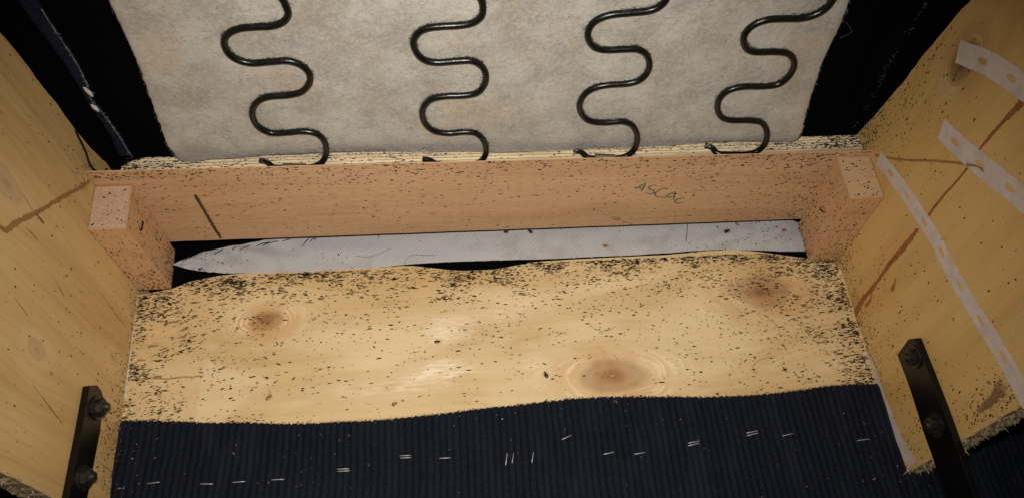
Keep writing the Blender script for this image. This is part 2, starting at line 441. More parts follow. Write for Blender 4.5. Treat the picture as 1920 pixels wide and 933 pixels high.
# side panels
def side_panel(f, out, ypts, m, label):
    """f(y,z) inner face; ypts = top-edge (y,z) list; ragged top and bottom edges, raw ply edge as second material"""
    zs = [-.02 + .48*i/150 for i in range(151)]
    def ytop_at(z):
        for (ya, za), (yb, zb) in zip(ypts, ypts[1:]):
            if za <= z <= zb: return ya + (yb-ya)*(z-za)/(zb-za)
        return ypts[-1][0] if z > ypts[-1][1] else ypts[0][0]
    verts, faces, mi = [], [], []
    for i, z in enumerate(zs):
        yt = ytop_at(z) + .0009*fbm(z, 1.7, out, s=70) + .0005*fbm(z, .3, out, s=300)
        yb = .0775 + .0012*fbm(z, 4.7, out, s=80) + .0008*fbm(z, 9.3, out, s=330)
        a, b = f(yt, z), f(yb, z)
        o = Vector((out, 0, 0))
        verts += [a, b, a+o*.016, b+o*.016 + Vector((0, .0015*fbm(z, 2.2, 1, s=200), 0))]
    for i in range(len(zs)-1):
        k = 4*i; n = k+4
        quads = [((k, n, n+1, k+1), 0), ((k+1, n+1, n+3, k+3), 1), ((k+3, n+3, n+2, k+2), 0), ((k+2, n+2, n, k), 1)]
        for q, mm in quads:
            faces.append(q if out > 0 else tuple(reversed(q))); mi.append(mm)
    faces.append((0, 1, 3, 2)); mi.append(1); e = 4*(len(zs)-1); faces.append((e, e+2, e+3, e+1)); mi.append(1)
    return from_data(verts, faces, 'side_panel', [m, M['ply_edge']], chair, label=label, mat_idx=mi)
tl = [on(*q, P_left()) for q in zoomed([(385, 592), (330, 540), (285, 487), (242, 430), (200, 368), (150, 310), (100, 240), (50, 175), (0, 120)], 0, 0, 1.944)]
left_panel = side_panel(lw, -1, [(p.y, p.z) for p in tl], M['left'], 'left plywood side panel with a brown brushed line and pale knots')
tr = [on(*q, P_right()) for q in [(1592, 268), (1640, 217), (1690, 158), (1735, 100), (1780, 45), (1820, 0)]]
right_panel = side_panel(rw, 1, [(p.y, p.z) for p in tr], M['right'], 'right plywood side panel with paper tape strips and red brown streaks')

# crossbeam: broad face down towards the viewer's side, its near top edge undercut
xl, xr = lw(.3, .05).x + .0008, rw(.3, .05).x - .0008
def rail_section(x):
    t = (x-xl)/(xr-xl)
    zn = .1095 - .0072*t; zf = .0128 - .0038*t
    zn += .0003*fbm(x, .5, 0, s=40); zf += .0004*fbm(x, 2.5, 0, s=50)
    return [(.2999, zf), (.2999, zn-.0006), (.3002, zn), (.3085, zn-.0145), (.3085, zf)]
verts, faces = [], []
NX = 60
for i in range(NX+1):
    x = xl + (xr-xl)*i/NX
    verts += [Vector((x, y, z)) for y, z in rail_section(x)]
for i in range(NX):
    for k in range(5):
        a, b = 5*i+k, 5*i+(k+1) % 5
        faces.append((a, a+5, b+5, b))
faces += [(4, 3, 2, 1, 0), tuple(5*NX+k for k in range(5))]
rail = from_data(verts, [tuple(reversed(q)) for q in faces], 'crossbeam', M['beech'], chair, label='pinkish beech crossbeam with faint green handwriting')

# pale spring rail behind it, its layered edge shows above the crossbeam
def edge_line(pts, z): return smooth(ons(pts, P_z(z)), 4)
bm = bmesh.new()
lay = 5; y0 = .3093; prev = None
nx = 140; rows = []
ztop = .094
for i in range(nx+1):
    x = .0035 + (rw(.31, .09).x - .002 - .0035)*i/nx
    t = i/nx
    y1 = .3235 - .0005*t
    rnd = .006*max(0, 1 - i/5)**2
    row = []
    for k in range(2*lay+1):
        yy = y0 + (y1 - rnd - y0)*k/(2*lay)
        groove = (k % 2 == 0 and 0 < k < 2*lay)
        zz = ztop - (.0008 if groove else 0) + .0006*fbm(x*30, k*1.3, 0) - .4*rnd
        row.append(bm.verts.new((x, yy, zz)))
    row.append(bm.verts.new((x, y1 - rnd, .02))); row.append(bm.verts.new((x, y0, .02)))
    rows.append(row)
for A, B in zip(rows, rows[1:]):
    n = len(A)
    for k in range(n): bm.faces.new((A[k], A[(k+1) % n], B[(k+1) % n], B[k]))
bm.faces.new(list(reversed(rows[0]))); bm.faces.new(rows[-1])
bmesh.ops.recalc_face_normals(bm, faces=bm.faces)
spring_rail = finish(bm, 'spring_rail', M['pine'], chair, label='pale layered rail edge that the springs hook on to')

# corner blocks
def corner_block(f, yf, w_, h_, zt, sgn, label):
    yt = yf - .0004
    lo = .0006
    base = [f(yt, lo, .0005), f(yt, lo, w_), f(yt-h_, lo, w_), f(yt-h_, lo, .0005)]
    top = [f(yt, zt, .0005), f(yt, zt, w_), f(yt-h_, zt-.0006, w_), f(yt-h_, zt, .0005)]
    bm = bmesh.new()
    a = [bm.verts.new(p) for p in base]; b = [bm.verts.new(p) for p in top]
    bm.faces.new(a); endf = bm.faces.new(b)
    for i in range(4): bm.faces.new((a[i], a[(i+1) % 4], b[(i+1) % 4], b[i]))
    bmesh.ops.recalc_face_normals(bm, faces=bm.faces)
    bmesh.ops.bevel(bm, geom=list(bm.edges), offset=.0006, segments=2, affect='EDGES')
    bmesh.ops.subdivide_edges(bm, edges=[e for e in bm.edges if e.calc_length() > .01], cuts=3, use_grid_fill=True)
    for fc in bm.faces:
        fc.material_index = 1 if fc.normal.z > .8 else 0
    for v in bm.verts:
        v.co += Vector((fbm(*v.co, s=150), fbm(*(v.co+Vector((3, 1, 2))), s=150), 0))*.00025
    return finish(bm, 'corner_block', [M['block'], M['end'] if sgn < 0 else M['end_dark']], chair, label=label)
BLW, BLH, BRW, BRH = .02638, .03758, .02653, .03908
block_l = corner_block(lw, .29936, BLW, BLH, .0926, -1, 'left corner block with rough pale end grain facing out')
M['end_dark'] = wood('brown_block_end', 'x', 'y', (.55, .36, .20), (.46, .28, .145), broad=.6, fine=.7, pores=.4, rough=.7, spec=.2)
block_r = corner_block(rw, .3, BRW, BRH, .0962, 1, 'right corner block with two staples in its side')

# black cloths behind the frame
def grid_sheet(fn, nu, nv, name, mat, parent, **k):
    verts = [fn(i/nu, j/nv) for j in range(nv+1) for i in range(nu+1)]
    faces = [(j*(nu+1)+i, j*(nu+1)+i+1, (j+1)*(nu+1)+i+1, (j+1)*(nu+1)+i) for j in range(nv) for i in range(nu)]
    return from_data(verts, faces, name, mat, parent, smooth_shade=True, **k)
grid_sheet(lambda u, v: Vector((-.12 + .84*u, .352 + .004*fbm(u*9, v*7, 0), .0 + .52*v)), 60, 40, 'backing_cloth', M['black_cloth'], chair,
           label='black cloth hanging behind the felt and the side panels')
grid_sheet(lambda u, v: Vector((-.02 + .62*u, .2 + .16*v, -.030 + .003*fbm(u*12, v*5, 3))), 60, 20, 'backing_cloth', M['black_cloth'], chair,
           label='black cloth in the gap behind the white webbing')

# corduroy strip hanging at the top left, ribs across it, pale frayed edge
pl = P_y(.338)
la = smooth(ons([(-8, -60), (34, 0), (78, 60), (124, 120), (159, 177), (190, 222), (206, 250), (222, 285)], pl), 10)
ra = smooth(ons([(38, -60), (74, 0), (103, 46), (142, 106), (165, 152), (173, 179), (196, 208), (226, 250), (246, 284)], pl), 10)
def samp(c, t):
    q = t*(len(c)-1); i = min(int(q), len(c)-2); return c[i].lerp(c[i+1], q-i)
nv = 420
verts, faces = [], []
for j in range(nv+1):
    t = j/nv
    a, b = samp(la, t), samp(ra, t)
    L_ = t*.32
    for i in range(9):
        p = a.lerp(b, i/8)
        h = .0019*abs(math.sin(math.pi*(L_ + .01*i/8)/.0050)) + .0010*fbm(i*.5, t*30, 1)
        verts.append(p + Vector((0, -h - .004*math.sin(math.pi*i/8), 0)))
for j in range(nv):
    for i in range(8):
        k = j*9+i; faces.append((k, k+1, k+10, k+9))
cordstrip = from_data(verts, faces, 'corduroy_strip', M['cord'], chair, smooth_shade=True, label='narrow navy corduroy strip with a frayed pale edge at upper left')
bm = bmesh.new()
fr = [p + Vector((0, -.0035, 0)) for p in ra]
ribbon([p + Vector((.0004*fbm(i*.9, 0, 0), 0, .0004*fbm(0, i*.9, 0))) for i, p in enumerate(fr)][12:], N_RAIL, .0008, 0, .8, bm)
for i in range(160):
    p = samp(fr, random.uniform(.25, 1)) ; d = Vector((random.uniform(-.6, 1), random.uniform(-.5, 0), random.uniform(-1, 1)))*.0035*random.random()
    tube([p, p+d*.6+Vector((0, 0, .0003)), p+d], .00013, 3, False, bm)
finish(bm, 'frayed_edge', M['fray'], cordstrip, kind='stuff')
for gx, gy, l1 in ((169, 163, 11), (181, 193, 9)):
    c = on(gx, gy, pl) + Vector((0, -.005, 0)); bm = bmesh.new()
    bmesh.ops.create_icosphere(bm, subdivisions=3, radius=1)
    for v in bm.verts:
        q = v.co * (1+.25*fbm(*v.co, s=2.3)); v.co = c + Vector((q.x*.0016 + q.z*.002*(-.55), q.y*.0009, q.z*.0048*l1/11))
    finish(bm, 'glue_blob', M['glue'], cordstrip, smooth_shade=True)
# frayed edge of dark cloth on the right
fr = smooth(ons([(1735, 5), (1723, 21), (1700, 60), (1671, 107), (1655, 135), (1637, 176), (1616, 212), (1596, 238)], pl), 10)
bm = bmesh.new()
for i in range(380):
    t = random.random(); p = samp(fr, t)
    if fbm(t*14, 0, 0) < -.12: continue
    p = p + Vector((random.gauss(0, .0007), -random.random()*.002, random.gauss(0, .0007)))
    d = Vector((random.uniform(-1, 1), random.uniform(-.5, 0), random.uniform(-1, 1)))*.003*random.random()
    tube([p, p+d*.6+Vector((.0003, 0, .0003)), p+d], .00010, 3, False, bm)
bigf = [p + Vector((.003*fbm(i*.15, 0, 0), -.002, 0)) for i, p in enumerate(fr)]
fl_v = []; 
for p in bigf: fl_v += [p + Vector((-.012, .003, .0)), p, p + Vector((.02, .010, .004))]
ff = [(3*i+k, 3*i+k+1, 3*i+k+4, 3*i+k+3) for i in range(len(bigf)-1) for k in (0, 1)]
flap = from_data(fl_v, ff, 'cloth_flap', M['black_cloth'], chair, smooth_shade=True, label='black cloth flap with a frayed pale edge at upper right')
finish(bm, 'frayed_edge', M['fray'], flap, kind='stuff')

# white twill webbing in the gap below the crossbeam
plc = P_z(-.012)
topw = smooth(ons([(322, 494), (345, 484), (370, 475), (400, 467), (440, 459), (480, 452), (540, 440), (700, 428), (1000, 412), (1250, 402), (1440, 398), (1480, 411), (1500, 416), (1530, 420)], plc), 6)
botw = smooth(ons([(322, 494), (345, 501), (370, 506), (400, 509), (450, 511), (520, 510), (640, 505), (720, 499), (850, 489), (1000, 485), (1154, 479), (1253, 473), (1327, 468), (1400, 468), (1502, 470), (1530, 471)], plc), 6)
nu, nv = 160, 10
verts, faces = [], []
for i in range(nu+1):
    a, b = samp(topw, i/nu), samp(botw, i/nu)
    for j in range(nv+1):
        p = a.lerp(b, j/nv); verts.append(p + Vector((0, .0004*fbm(i*.9, 0, 0)*(j == nv), .0016*fbm(i*.12, j*.3, 2) - .003*(j/nv-.5)**2)))
for i in range(nu):
    for j in range(nv):
        k = i*(nv+1)+j; faces.append((k, k+nv+1, k+nv+2, k+1))
webbing = from_data(verts, faces, 'webbing', M['canvas'], chair, smooth_shade=True, label='white twill webbing strip with a pointed left end in the gap under the crossbeam')
TH = zoomed([(390, 295), (455, 258), (520, 260), (550, 240), (570, 268), (650, 228), (690, 235), (790, 205), (735, 235), (800, 210), (880, 203), (940, 185), (1020, 240), (1080, 172),
             (1080, 205), (1115, 172), (1110, 195), (1140, 168), (800, 212), (850, 200), (160, 345), (230, 310), (1570, 178), (1580, 158)], 300, 400, 3.84)
for a, b in zip(TH[::2], TH[1::2]):
    p, q = on(*a, P_z(-.0105)), on(*b, P_z(-.0105))
    finish(tube([p, p.lerp(q, .5)+Vector((0, .0003, .0006)), q], [.0002, .0004, .0003], 5), 'thread', M['thread'], webbing)
bm = bmesh.new()
for i in range(90):
    p = samp(botw, random.uniform(.15, 1)) + Vector((0, -.0003, .0006))
    d = Vector((random.uniform(.3, 1), random.uniform(-.25, .1), 0))*.006*random.random()
    tube([p, p+d*.5, p+d], .00022, 4, False, bm)
finish(bm, 'frayed_edge', M['glue'], webbing, kind='stuff')

# navy corduroy lining: real ribs, torn top edge, runs past the panels
cord_edge = smooth(ons([(-700, 800), (-200, 800), (100, 796), (234, 790), (329, 791), (400, 794), (463, 793), (540, 796), (640, 792), (717, 788), (775, 782), (846, 775), (910, 766), (974, 760), (1067, 749), (1110, 747), (1154, 745), (1278, 745),
                        (1340, 745), (1409, 742), (1460, 737), (1506, 732), (1558, 724), (1640, 721), (1800, 720), (2300, 712), (2900, 710)], P_z(.0)), 6)
def yedge(x):
    lo, hi = 0, len(cord_edge)-1
    while hi-lo > 1:
        m = (lo+hi)//2
        if cord_edge[m].x <= x: lo = m
        else: hi = m
    a, b = cord_edge[lo], cord_edge[hi]
    return a.y + (b.y-a.y)*(x-a.x)/max(1e-9, b.x-a.x)
RIB = .0050
X0, X1, per = -.24, .84, 9
nx = int((X1-X0)/RIB*per)
ts = [0, .004, .012, .025, .045] + [.045 + .955*((k+1)/44)**1.15 for k in range(44)]
verts, faces, ribv = [], [], []
for j, t in enumerate(ts):
    for i in range(nx+1):
        x = X0 + (X1-X0)*i/nx
        ph = i/per
        rid = int(ph)
        rr = .5-.5*math.cos(2*math.pi*ph)
        rr = rr**.55
        yt = yedge(x) + .0009*rr*(1+.9*fbm(rid*3.1, 0, 0)) + .0007*fbm(x, 3.3, 0, s=900)
        if x < .0: yt = min(yt, .14)
        y = yt + (-.16-yt)*t
        xx = x + .0012*fbm(x*8, y*22, 0) + .0006*fbm(rid*1.7, y*60, 0)
        amp = .0019*(1+.35*fbm(rid*2.3, y*35, 1)) 
        z = .0005 + amp*rr + .0016*fbm(x*14, y*16, 5) + .0018*fbm(x*5.5, y*9, 8) + .0016
        if j == 0: z = .0004
        elif j == 1: z = .0004 + (z-.0004)*.65
        ribv.append(rr); verts.append(Vector((xx, y, z)))
n1 = nx+1
for j in range(len(ts)-1):
    for i in range(nx):
        k = j*n1+i; faces.append((k, k+n1, k+n1+1, k+1))
lining = from_data(verts, faces, 'corduroy_lining', M['cord_ribs'], chair, smooth_shade=True, label='navy ribbed corduroy lining stapled along the lower edge')
lining.data.attributes.new('rib', 'FLOAT', 'POINT').data.foreach_set('value', ribv)
def cord_z(x, y): return .0046 + .0016*fbm(x*14, y*16, 5) + .0018*fbm(x*5.5, y*9, 8)
# cut pile standing along the torn edge
bm = bmesh.new()
for i in range(2600):
    x = random.uniform(-.01, .59); y = yedge(x) + .0004
    p = Vector((x, y - random.random()*.002, .0012 + random.random()*.0012)); d = Vector((random.gauss(0, .5), random.uniform(.2, 1), random.uniform(-.2, .8)))*random.uniform(.0006, .0020)
    tube([p, p+d], [.00022, .00008], 3, False, bm)
finish(bm, 'cut_pile', M['cord'], lining, kind='stuff')

# ------------------------------------------------------------------ strips, stains and marks on the panels
def tape(pts_px, width, plane, nrm, f_lift, holes=True, spacing=.0265, start=.018, torn=True):
    c = smooth(ons(pts_px, plane), 12)
    L_ = [0.0]
    for a, b in zip(c, c[1:]): L_.append(L_[-1] + (b-a).length)
    def at(s):
        s = min(max(s, 0), L_[-1]-1e-6)
        for i in range(len(L_)-1):
            if L_[i] <= s <= L_[i+1]:
                t = (s-L_[i])/(L_[i+1]-L_[i]); return c[i].lerp(c[i+1], t), (c[min(i+2, len(c)-1)]-c[max(i-1, 0)]).normalized()
    def P(s, o):
        p, t = at(s); sd = nrm.cross(t).normalized()
        wd = width*(1 + .05*fbm(s*60, o*9, width*99))
        return p + sd*(o*wd/2) + nrm*(f_lift + .00012*fbm(s*120, o*2, 4) + .0001)
    bm = bmesh.new()
    total = L_[-1]
    cuts = []
    s = start
    while holes and s + .006 < total: cuts.append(s); s += spacing
    hl, hw = .0048, .27
    segs = []; prev = 0.0
    for q in cuts: segs.append((prev, q-.0065, False)); segs.append((q-.0065, q+.0065, True)); prev = q+.0065
    segs.append((prev, total, False))
    for a, b, hole in segs:
        if b <= a: continue
        if not hole:
            n = max(1, int((b-a)/.003))
            for i in range(n):
                s0, s1 = a+(b-a)*i/n, a+(b-a)*(i+1)/n
                for k in range(4):
                    o0, o1 = -1+k*.5, -.5+k*.5
                    e0 = .0012*fbm(o0*5, 7, width*77) if (torn and i == 0 and a == 0) else 0
                    e1 = .0012*fbm(o1*5, 7, width*77) if (torn and i == 0 and a == 0) else 0
                    bm.faces.new([bm.verts.new(P(s0+e0, o0)), bm.verts.new(P(s1, o0)), bm.verts.new(P(s1, o1)), bm.verts.new(P(s0+e1, o1))])
        else:
            m = (a+b)/2; K = 20
            outer, inner = [], []
            for k in range(K):
                an = 2*math.pi*k/K; cx, cy = math.cos(an), math.sin(an)
                mx = max(abs(cx), abs(cy))
                outer.append(bm.verts.new(P(m + cx/mx*(b-a)/2, cy/mx))); inner.append(bm.verts.new(P(m + cx*hl*(.92+.1*random.random()), cy*hw)))
            for k in range(K): bm.faces.new((outer[k], outer[(k+1) % K], inner[(k+1) % K], inner[k]))
    bmesh.ops.remove_doubles(bm, verts=bm.verts, dist=.00003)
    bmesh.ops.recalc_face_normals(bm, faces=bm.faces)
    ret = bmesh.ops.extrude_face_region(bm, geom=list(bm.faces))
    for v in [e for e in ret['geom'] if isinstance(e, bmesh.types.BMVert)]: v.co -= nrm*.00018
    bmesh.ops.recalc_face_normals(bm, faces=bm.faces)
    return bm
TP = [([(1648, 296), (1690, 350), (1745, 433), (1782, 502), (1815, 560), (1880, 665), (1930, 757)], .0122, True, .0280, .021, 'long perforated paper tape running down beside the right corner block'),
      ([(1766, 241), (1815, 289), (1870, 333), (1925, 378), (1985, 430)], .0145, True, .030, .017, 'square-ended perforated paper tape near the middle of the right panel'),
      ([(1797, 96), (1850, 118), (1895, 145), (1935, 173), (2000, 215)], .0145, True, .0290, .026, 'upper perforated paper tape with a torn end over the knot')]
for pts, wd, hl, spc, st, lab in TP:
    finish(tape(pts, wd, P_right(), N_RIGHT, .0003, hl, spc, st), 'paper_tape', M['paper'], right_panel, label=lab)
bm = bmesh.new()
ca = smooth(ons(zoomed([(60, 40), (105, 130), (150, 235), (200, 400), (238, 510), (270, 600), (340, 780)], 1580, 600, 2.803), P_right(.0006)), 8)
cb = smooth(ons(zoomed([(68, 40), (122, 150), (172, 245), (225, 400), (268, 505), (300, 590), (388, 742)], 1580, 600, 2.803), P_right(.0006)), 8)
pv = None
for i in range(61):
    a, b = samp(ca, i/60), samp(cb, i/60); a = a + Vector((0, 0, .0006*fbm(i*.7, 0, 0)))
    r_ = [bm.verts.new(a.lerp(b, k/3)+N_RIGHT*.0001*fbm(i*.4, k, 0)) for k in range(4)]
    if pv:
        for k in range(3): bm.faces.new((pv[k], pv[k+1], r_[k+1], r_[k]))
    pv = r_
finish(bm, 'paper_tape', M['paper'], right_panel, label='narrow paper tape folded into the lower right corner')
# pale glue line in the left corner
bm = bmesh.new()
cl = smooth(ons([(257, 552), (251, 600), (246, 650), (240, 700), (236, 745)], P_z(.0006)), 8)
ribbon(cl, N_BACK, .0010, .0004, 1.0, bm)
finish(bm, 'glue_line', M['glue'], left_panel)

def stain(pts, widths, plane, nrm, mat, name, parent, lift=.00025, jit=.18, n=10, label=None):
    finish(ribbon(smooth(ons(pts, plane), n), nrm, widths, lift, jit), name, mat, parent, label=label)
mm = .001
stain([(1925, 172), (1917, 190), (1905, 204), (1886, 224), (1869, 242), (1852, 262), (1836, 282)], [5.6*mm, 7.2*mm, 5.2*mm, 4*mm, 3.4*mm, 3*mm, 3.2*mm], P_right(), N_RIGHT, M['red'], 'red_streak', right_panel)
stain([(1818, 310), (1796, 338), (1774, 362), (1757, 383), (1738, 408)], [2.7*mm, 2.6*mm, 2.9*mm, 3.6*mm, 3.4*mm], P_right(), N_RIGHT, M['red'], 'red_streak', right_panel)
stain([(1722, 428), (1700, 458), (1680, 480), (1661, 504), (1642, 532), (1622, 556), (1608, 578), (1604, 596), (1612, 612)], [5.6*mm, 7.2*mm, 6.4*mm, 4.8*mm, 5.6*mm, 7.2*mm, 8*mm, 6.4*mm, 2.4*mm], P_right(), N_RIGHT, M['red'], 'red_streak', right_panel)
stain([(1680, 520), (1677, 534), (1672, 545)], [2.4*mm, 4.8*mm, 3.2*mm], P_right(), N_RIGHT, M['red'], 'red_streak', right_panel, lift=.0004)
stain([(1634, 545), (1632, 562), (1622, 575)], [2.4*mm, 4*mm, 2.4*mm], P_right(), N_RIGHT, M['red'], 'red_streak', right_panel, lift=.0004)
stain([(1640, 291), (1665, 296), (1700, 300), (1750, 302), (1800, 306), (1818, 314)], [3*mm, 2.6*mm, 3*mm, 2.6*mm, 3*mm, 3.4*mm], P_right(), N_RIGHT, M['brown_stain'], 'brown_line', right_panel, lift=.00015)
stain([(1812, 309), (1830, 311), (1843, 317), (1846, 323)], [3*mm, 2.6*mm, 2.2*mm, 1.6*mm], P_right(), N_RIGHT, M['brown_stain'], 'brown_line', right_panel, lift=.0007)
stain([(-20, 405), (0, 426), (12, 431), (31, 417), (62, 402), (103, 378), (134, 360), (160, 346), (168, 338)], [5*mm, 5*mm, 5.5*mm, 5*mm, 4.5*mm, 4.8*mm, 4.5*mm, 4*mm, 2*mm], P_left(), N_LEFT, M['brown_stain'], 'brown_line', left_panel)
stain([(66, 401), (74, 410), (82, 420)], [2.4*mm, 3*mm, 1.6*mm], P_left(), N_LEFT, M['crack'], 'crack', left_panel, lift=.0004)
for pts in ([(187, 546), (205, 572), (222, 596), (237, 612)], [(59, 719), (80, 745), (100, 772), (119, 796)], [(180, 860), (195, 873), (210, 885)], [(45, 425), (60, 438), (72, 452)],
            [(40, 362), (52, 380), (62, 398)], [(25, 555), (40, 575), (52, 592)], [(100, 520), (112, 540), (120, 556)]):
    stain(pts, [.5*mm, 1.1*mm, 1.0*mm, .4*mm], P_left(), N_LEFT, M['crack'], 'crack', left_panel, lift=.0002, jit=.4)
stain([(1918, 560), (1908, 590), (1896, 640)], [.5*mm, .7*mm, .4*mm], P_right(), N_RIGHT, M['glue'], 'scratch', right_panel, lift=.0002)
# torn veneer patch
pp = ons(zoomed([(850, 285), (882, 340), (868, 385), (830, 425), (790, 470), (745, 490), (690, 505), (672, 492), (715, 455), (740, 420), (785, 380), (805, 320)], 1580, 600, 2.803), P_right())
cen = sum(pp, Vector())/len(pp); bm = bmesh.new(); lay = bm.verts.layers.float.new('edge'); cv = bm.verts.new(cen + N_RIGHT*.0006); cv[lay] = 1.3
ring = [bm.verts.new(p + N_RIGHT*.0002 + Vector((0, .0012*fbm(i, 0, 0), .0012*fbm(0, i, 0)))) for i, p in enumerate(smooth(pp + [pp[0]], 4)[:-1])]
for i in range(len(ring)): bm.faces.new((cv, ring[i], ring[(i+1) % len(ring)]))
finish(bm, 'torn_patch', M['torn'], right_panel, label='torn brown veneer patch near the lower edge of the right panel')
# splinters along the raw bottom edges
def splinters(f, out, parent, n, zr, size):
    bm = bmesh.new()
    for i in range(n):
        z = random.uniform(*zr); o = random.random()*.015
        p = f(.0785 + random.random()*.001, z) + Vector((out*o, 0, 0))
        d = Vector((random.gauss(0, .45) - out*.25, -random.uniform(.3, 1), random.gauss(0, .5)))*random.uniform(.2, 1)**1.6*size
        tube([p, p+d*.6+Vector((random.gauss(0, .0003), 0, random.gauss(0, .0003))), p+d], [.0005*random.uniform(.4, 1.3), .0004*random.uniform(.3, 1.2), .00006], 4, False, bm)
    finish(bm, 'splinters', M['splinter'], parent, kind='stuff')
splinters(rw, 1, right_panel, 900, (0, .2), .0062)
splinters(lw, -1, left_panel, 600, (0, .2), .004)

# handwriting and the ruled line on the crossbeam
PR = P_y(.2999)
S8 = lambda pts: zoomed(pts, 1150, 320, 3.888)
def pen(strokes, width, mat, name, lab=None):
    bm = bmesh.new()
    for s in strokes: ribbon(smooth(ons(s, PR), 5), N_RAIL, width, .0002, .35, bm, taper=True)
    finish(bm, name, mat, rail, label=lab)
letters = [[[(163, 134), (195, 112), (238, 88)], [(238, 88), (222, 118), (205, 158)], [(180, 124), (200, 126), (224, 126)]],
           [[(318, 112), (290, 104), (258, 118), (268, 136), (296, 146), (282, 168), (228, 160)]],
           [[(405, 138), (372, 126), (326, 146), (304, 172), (324, 192), (372, 186)]],
           [[(362, 206), (402, 176), (452, 150)], [(452, 150), (446, 180), (436, 216)], [(392, 188), (418, 192), (446, 190)]],
           [[(522, 200), (486, 202), (452, 218), (462, 236), (520, 230)]]]
for L_ in letters: pen([S8(s) for s in L_], .0027, M['ink_green'], 'written_letter')
pen([S8([(-30, 345), (0, 338), (30, 340), (55, 350)]), S8([(0, 352), (30, 356), (55, 352)])], .0026, M['ink_green'], 'written_letter')
pen([S8([(62, 388), (85, 374), (112, 382)]), S8([(118, 392), (150, 388)])], .0022, M['ink_green'], 'written_letter')
bm = bmesh.new()
seg = smooth(ons([(365, 364), (378, 386), (392, 410), (404, 430), (415, 447)], PR), 14)
ribbon(seg, N_RAIL, .0042, .0002, .10, bm)
finish(bm, 'ruled_line', M['ink_black'], rail)

# ------------------------------------------------------------------ metal straps bolted to the side panels
def strap(face_px, plane_fn, nrm, t, bolts, label):
    pts = ons(face_px, plane_fn(t))
    # carry the two long edges on past the bottom of the frame
    n = len(pts)
    bm = prism(pts, -nrm*(t-.0003), bev=.0005)
    s = finish(bm, 'metal_strap', M['bracket'], chair, label=label)
    for (bx, by) in bolts:
        c = on(bx, by, plane_fn(t))
        q = nrm.to_track_quat('Z', 'Y').to_matrix()
        bm = bmesh.new()
        def disc(r, z0, z1, k, rot=.2, r1=None):
            a = [bm.verts.new(c + q @ Vector((r*math.cos(2*math.pi*i/k+rot), r*math.sin(2*math.pi*i/k+rot), z0))) for i in range(k)]
            b = [bm.verts.new(c + q @ Vector(((r1 or r)*math.cos(2*math.pi*i/k+rot), (r1 or r)*math.sin(2*math.pi*i/k+rot), z1))) for i in range(k)]
            for i in range(k): bm.faces.new((a[i], a[(i+1) % k], b[(i+1) % k], b[i]))
            bm.faces.new(list(reversed(a))); bm.faces.new(b)
        disc(.0082, -.0002, .0012, 24)
        disc(.0062, .0012, .0050, 6, .35)
        disc(.0056, .0050, .0057, 6, .35, .0040)
        disc(.0032, .0057, .0082, 12, 0, .0027)
        bmesh.ops.recalc_face_normals(bm, faces=bm.faces)
        finish(bm, 'bolt', M['bolt'], s)
    return s
def ext(px_a, px_b, k=1.6):  # continue a line beyond b
    return (px_b[0] + (px_b[0]-px_a[0])*k, px_b[1] + (px_b[1]-px_a[1])*k)
strap([(168, 722), (183, 721), (191, 732), (196, 748), (188, 808), (164, 933), ext((188, 808), (164, 933)), ext((153, 808), (129, 933)), (129, 933), (153, 808)],
      P_left, N_LEFT, .0048, [(181, 764), (154, 895)], 'black metal strap bolted to the left panel')
strap([(1703, 635), (1716, 633), (1741, 696), (1770, 771), (1827, 933), ext((1770, 771), (1827, 933)), ext((1733, 814), (1776, 933), 2.2), (1776, 933), (1733, 814), (1705, 725), (1682, 664)],
      P_right, N_RIGHT, .0048, [(1715, 668), (1756, 796)], 'black metal strap bolted to the right panel')

# ------------------------------------------------------------------ staples
def staple_mesh(length=.0098, r=.00032):
    path = [Vector((-length/2, 0, -.003)), Vector((-length/2, 0, -.0004)), Vector((-length/2+.0005, 0, 0)), Vector((length/2-.0005, 0, 0)), Vector((length/2, 0, -.0004)), Vector((length/2, 0, -.003))]
    bm = tube(path, r, 8)
    me = bpy.data.meshes.new('staple'); bm.to_mesh(me); bm.free()
    me.polygons.foreach_set('use_smooth', [True]*len(me.polygons))
    return me
SM = staple_mesh(); SM.materials.append(M['steel'])
SD = staple_mesh(.0098, .0007); SD.materials.append(M['wire'])
SB = staple_mesh(.0085, .00065); SB.materials.append(M['dull_steel'])
def put_staple(me, p, tdir, nrm, parent, scale=1.0):
    o = bpy.data.objects.new('staple', me); COL.objects.link(o)
    x = tdir.normalized(); z = (nrm - x*nrm.dot(x)).normalized(); y = z.cross(x)
    o.parent = parent
    m = Matrix((x, y, z)).transposed().to_4x4()
    o.rotation_euler = m.to_euler(); o.scale = (scale,)*3
    o.location = p - world_loc(parent)
    return o
ST = [((750, 855), (770, 854)), ((751, 859), (771, 858)), ((824, 859), (845, 858)), ((633, 880), (655, 879)), ((634, 884), (656, 883)), ((278, 907), (300, 904)), ((376, 907), (399, 907)), ((437, 904), (459, 902)), ((509, 899), (532, 898)),
      ((1053, 825), (1070, 817)), ((1131, 852), (1151, 848)), ((1189, 852), (1208, 849)), ((1289, 832), (1309, 828)), ((1289, 837), (1309, 832)), ((1398, 813), (1418, 809)), ((1399, 818), (1419, 813)), ((1466, 818), (1484, 814)), ((1607, 826), (1627, 823)),
      ((948, 872), (951, 850)), ((960, 868), (963, 850)), ((997, 867), (1000, 848))]
for a, b in ST:
    p, q = on(*a, P_z(.003)), on(*b, P_z(.003)); m = (p+q)/2
    m.z = cord_z(m.x, m.y) + .0002
    put_staple(SM, m, q-p, N_BACK, lining, (q-p).length/.0098)
for (px, py, dx, dy, me) in ((264, 424, 5, -22, SD), (291, 440, 5, -16, SM)):
    p, q = on(px, py, P_left(BLW)), on(px+dx, py+dy, P_left(BLW)); put_staple(SD if me is SD else SB, p+N_LEFT*.0011, q-p, N_LEFT, block_l, .9)
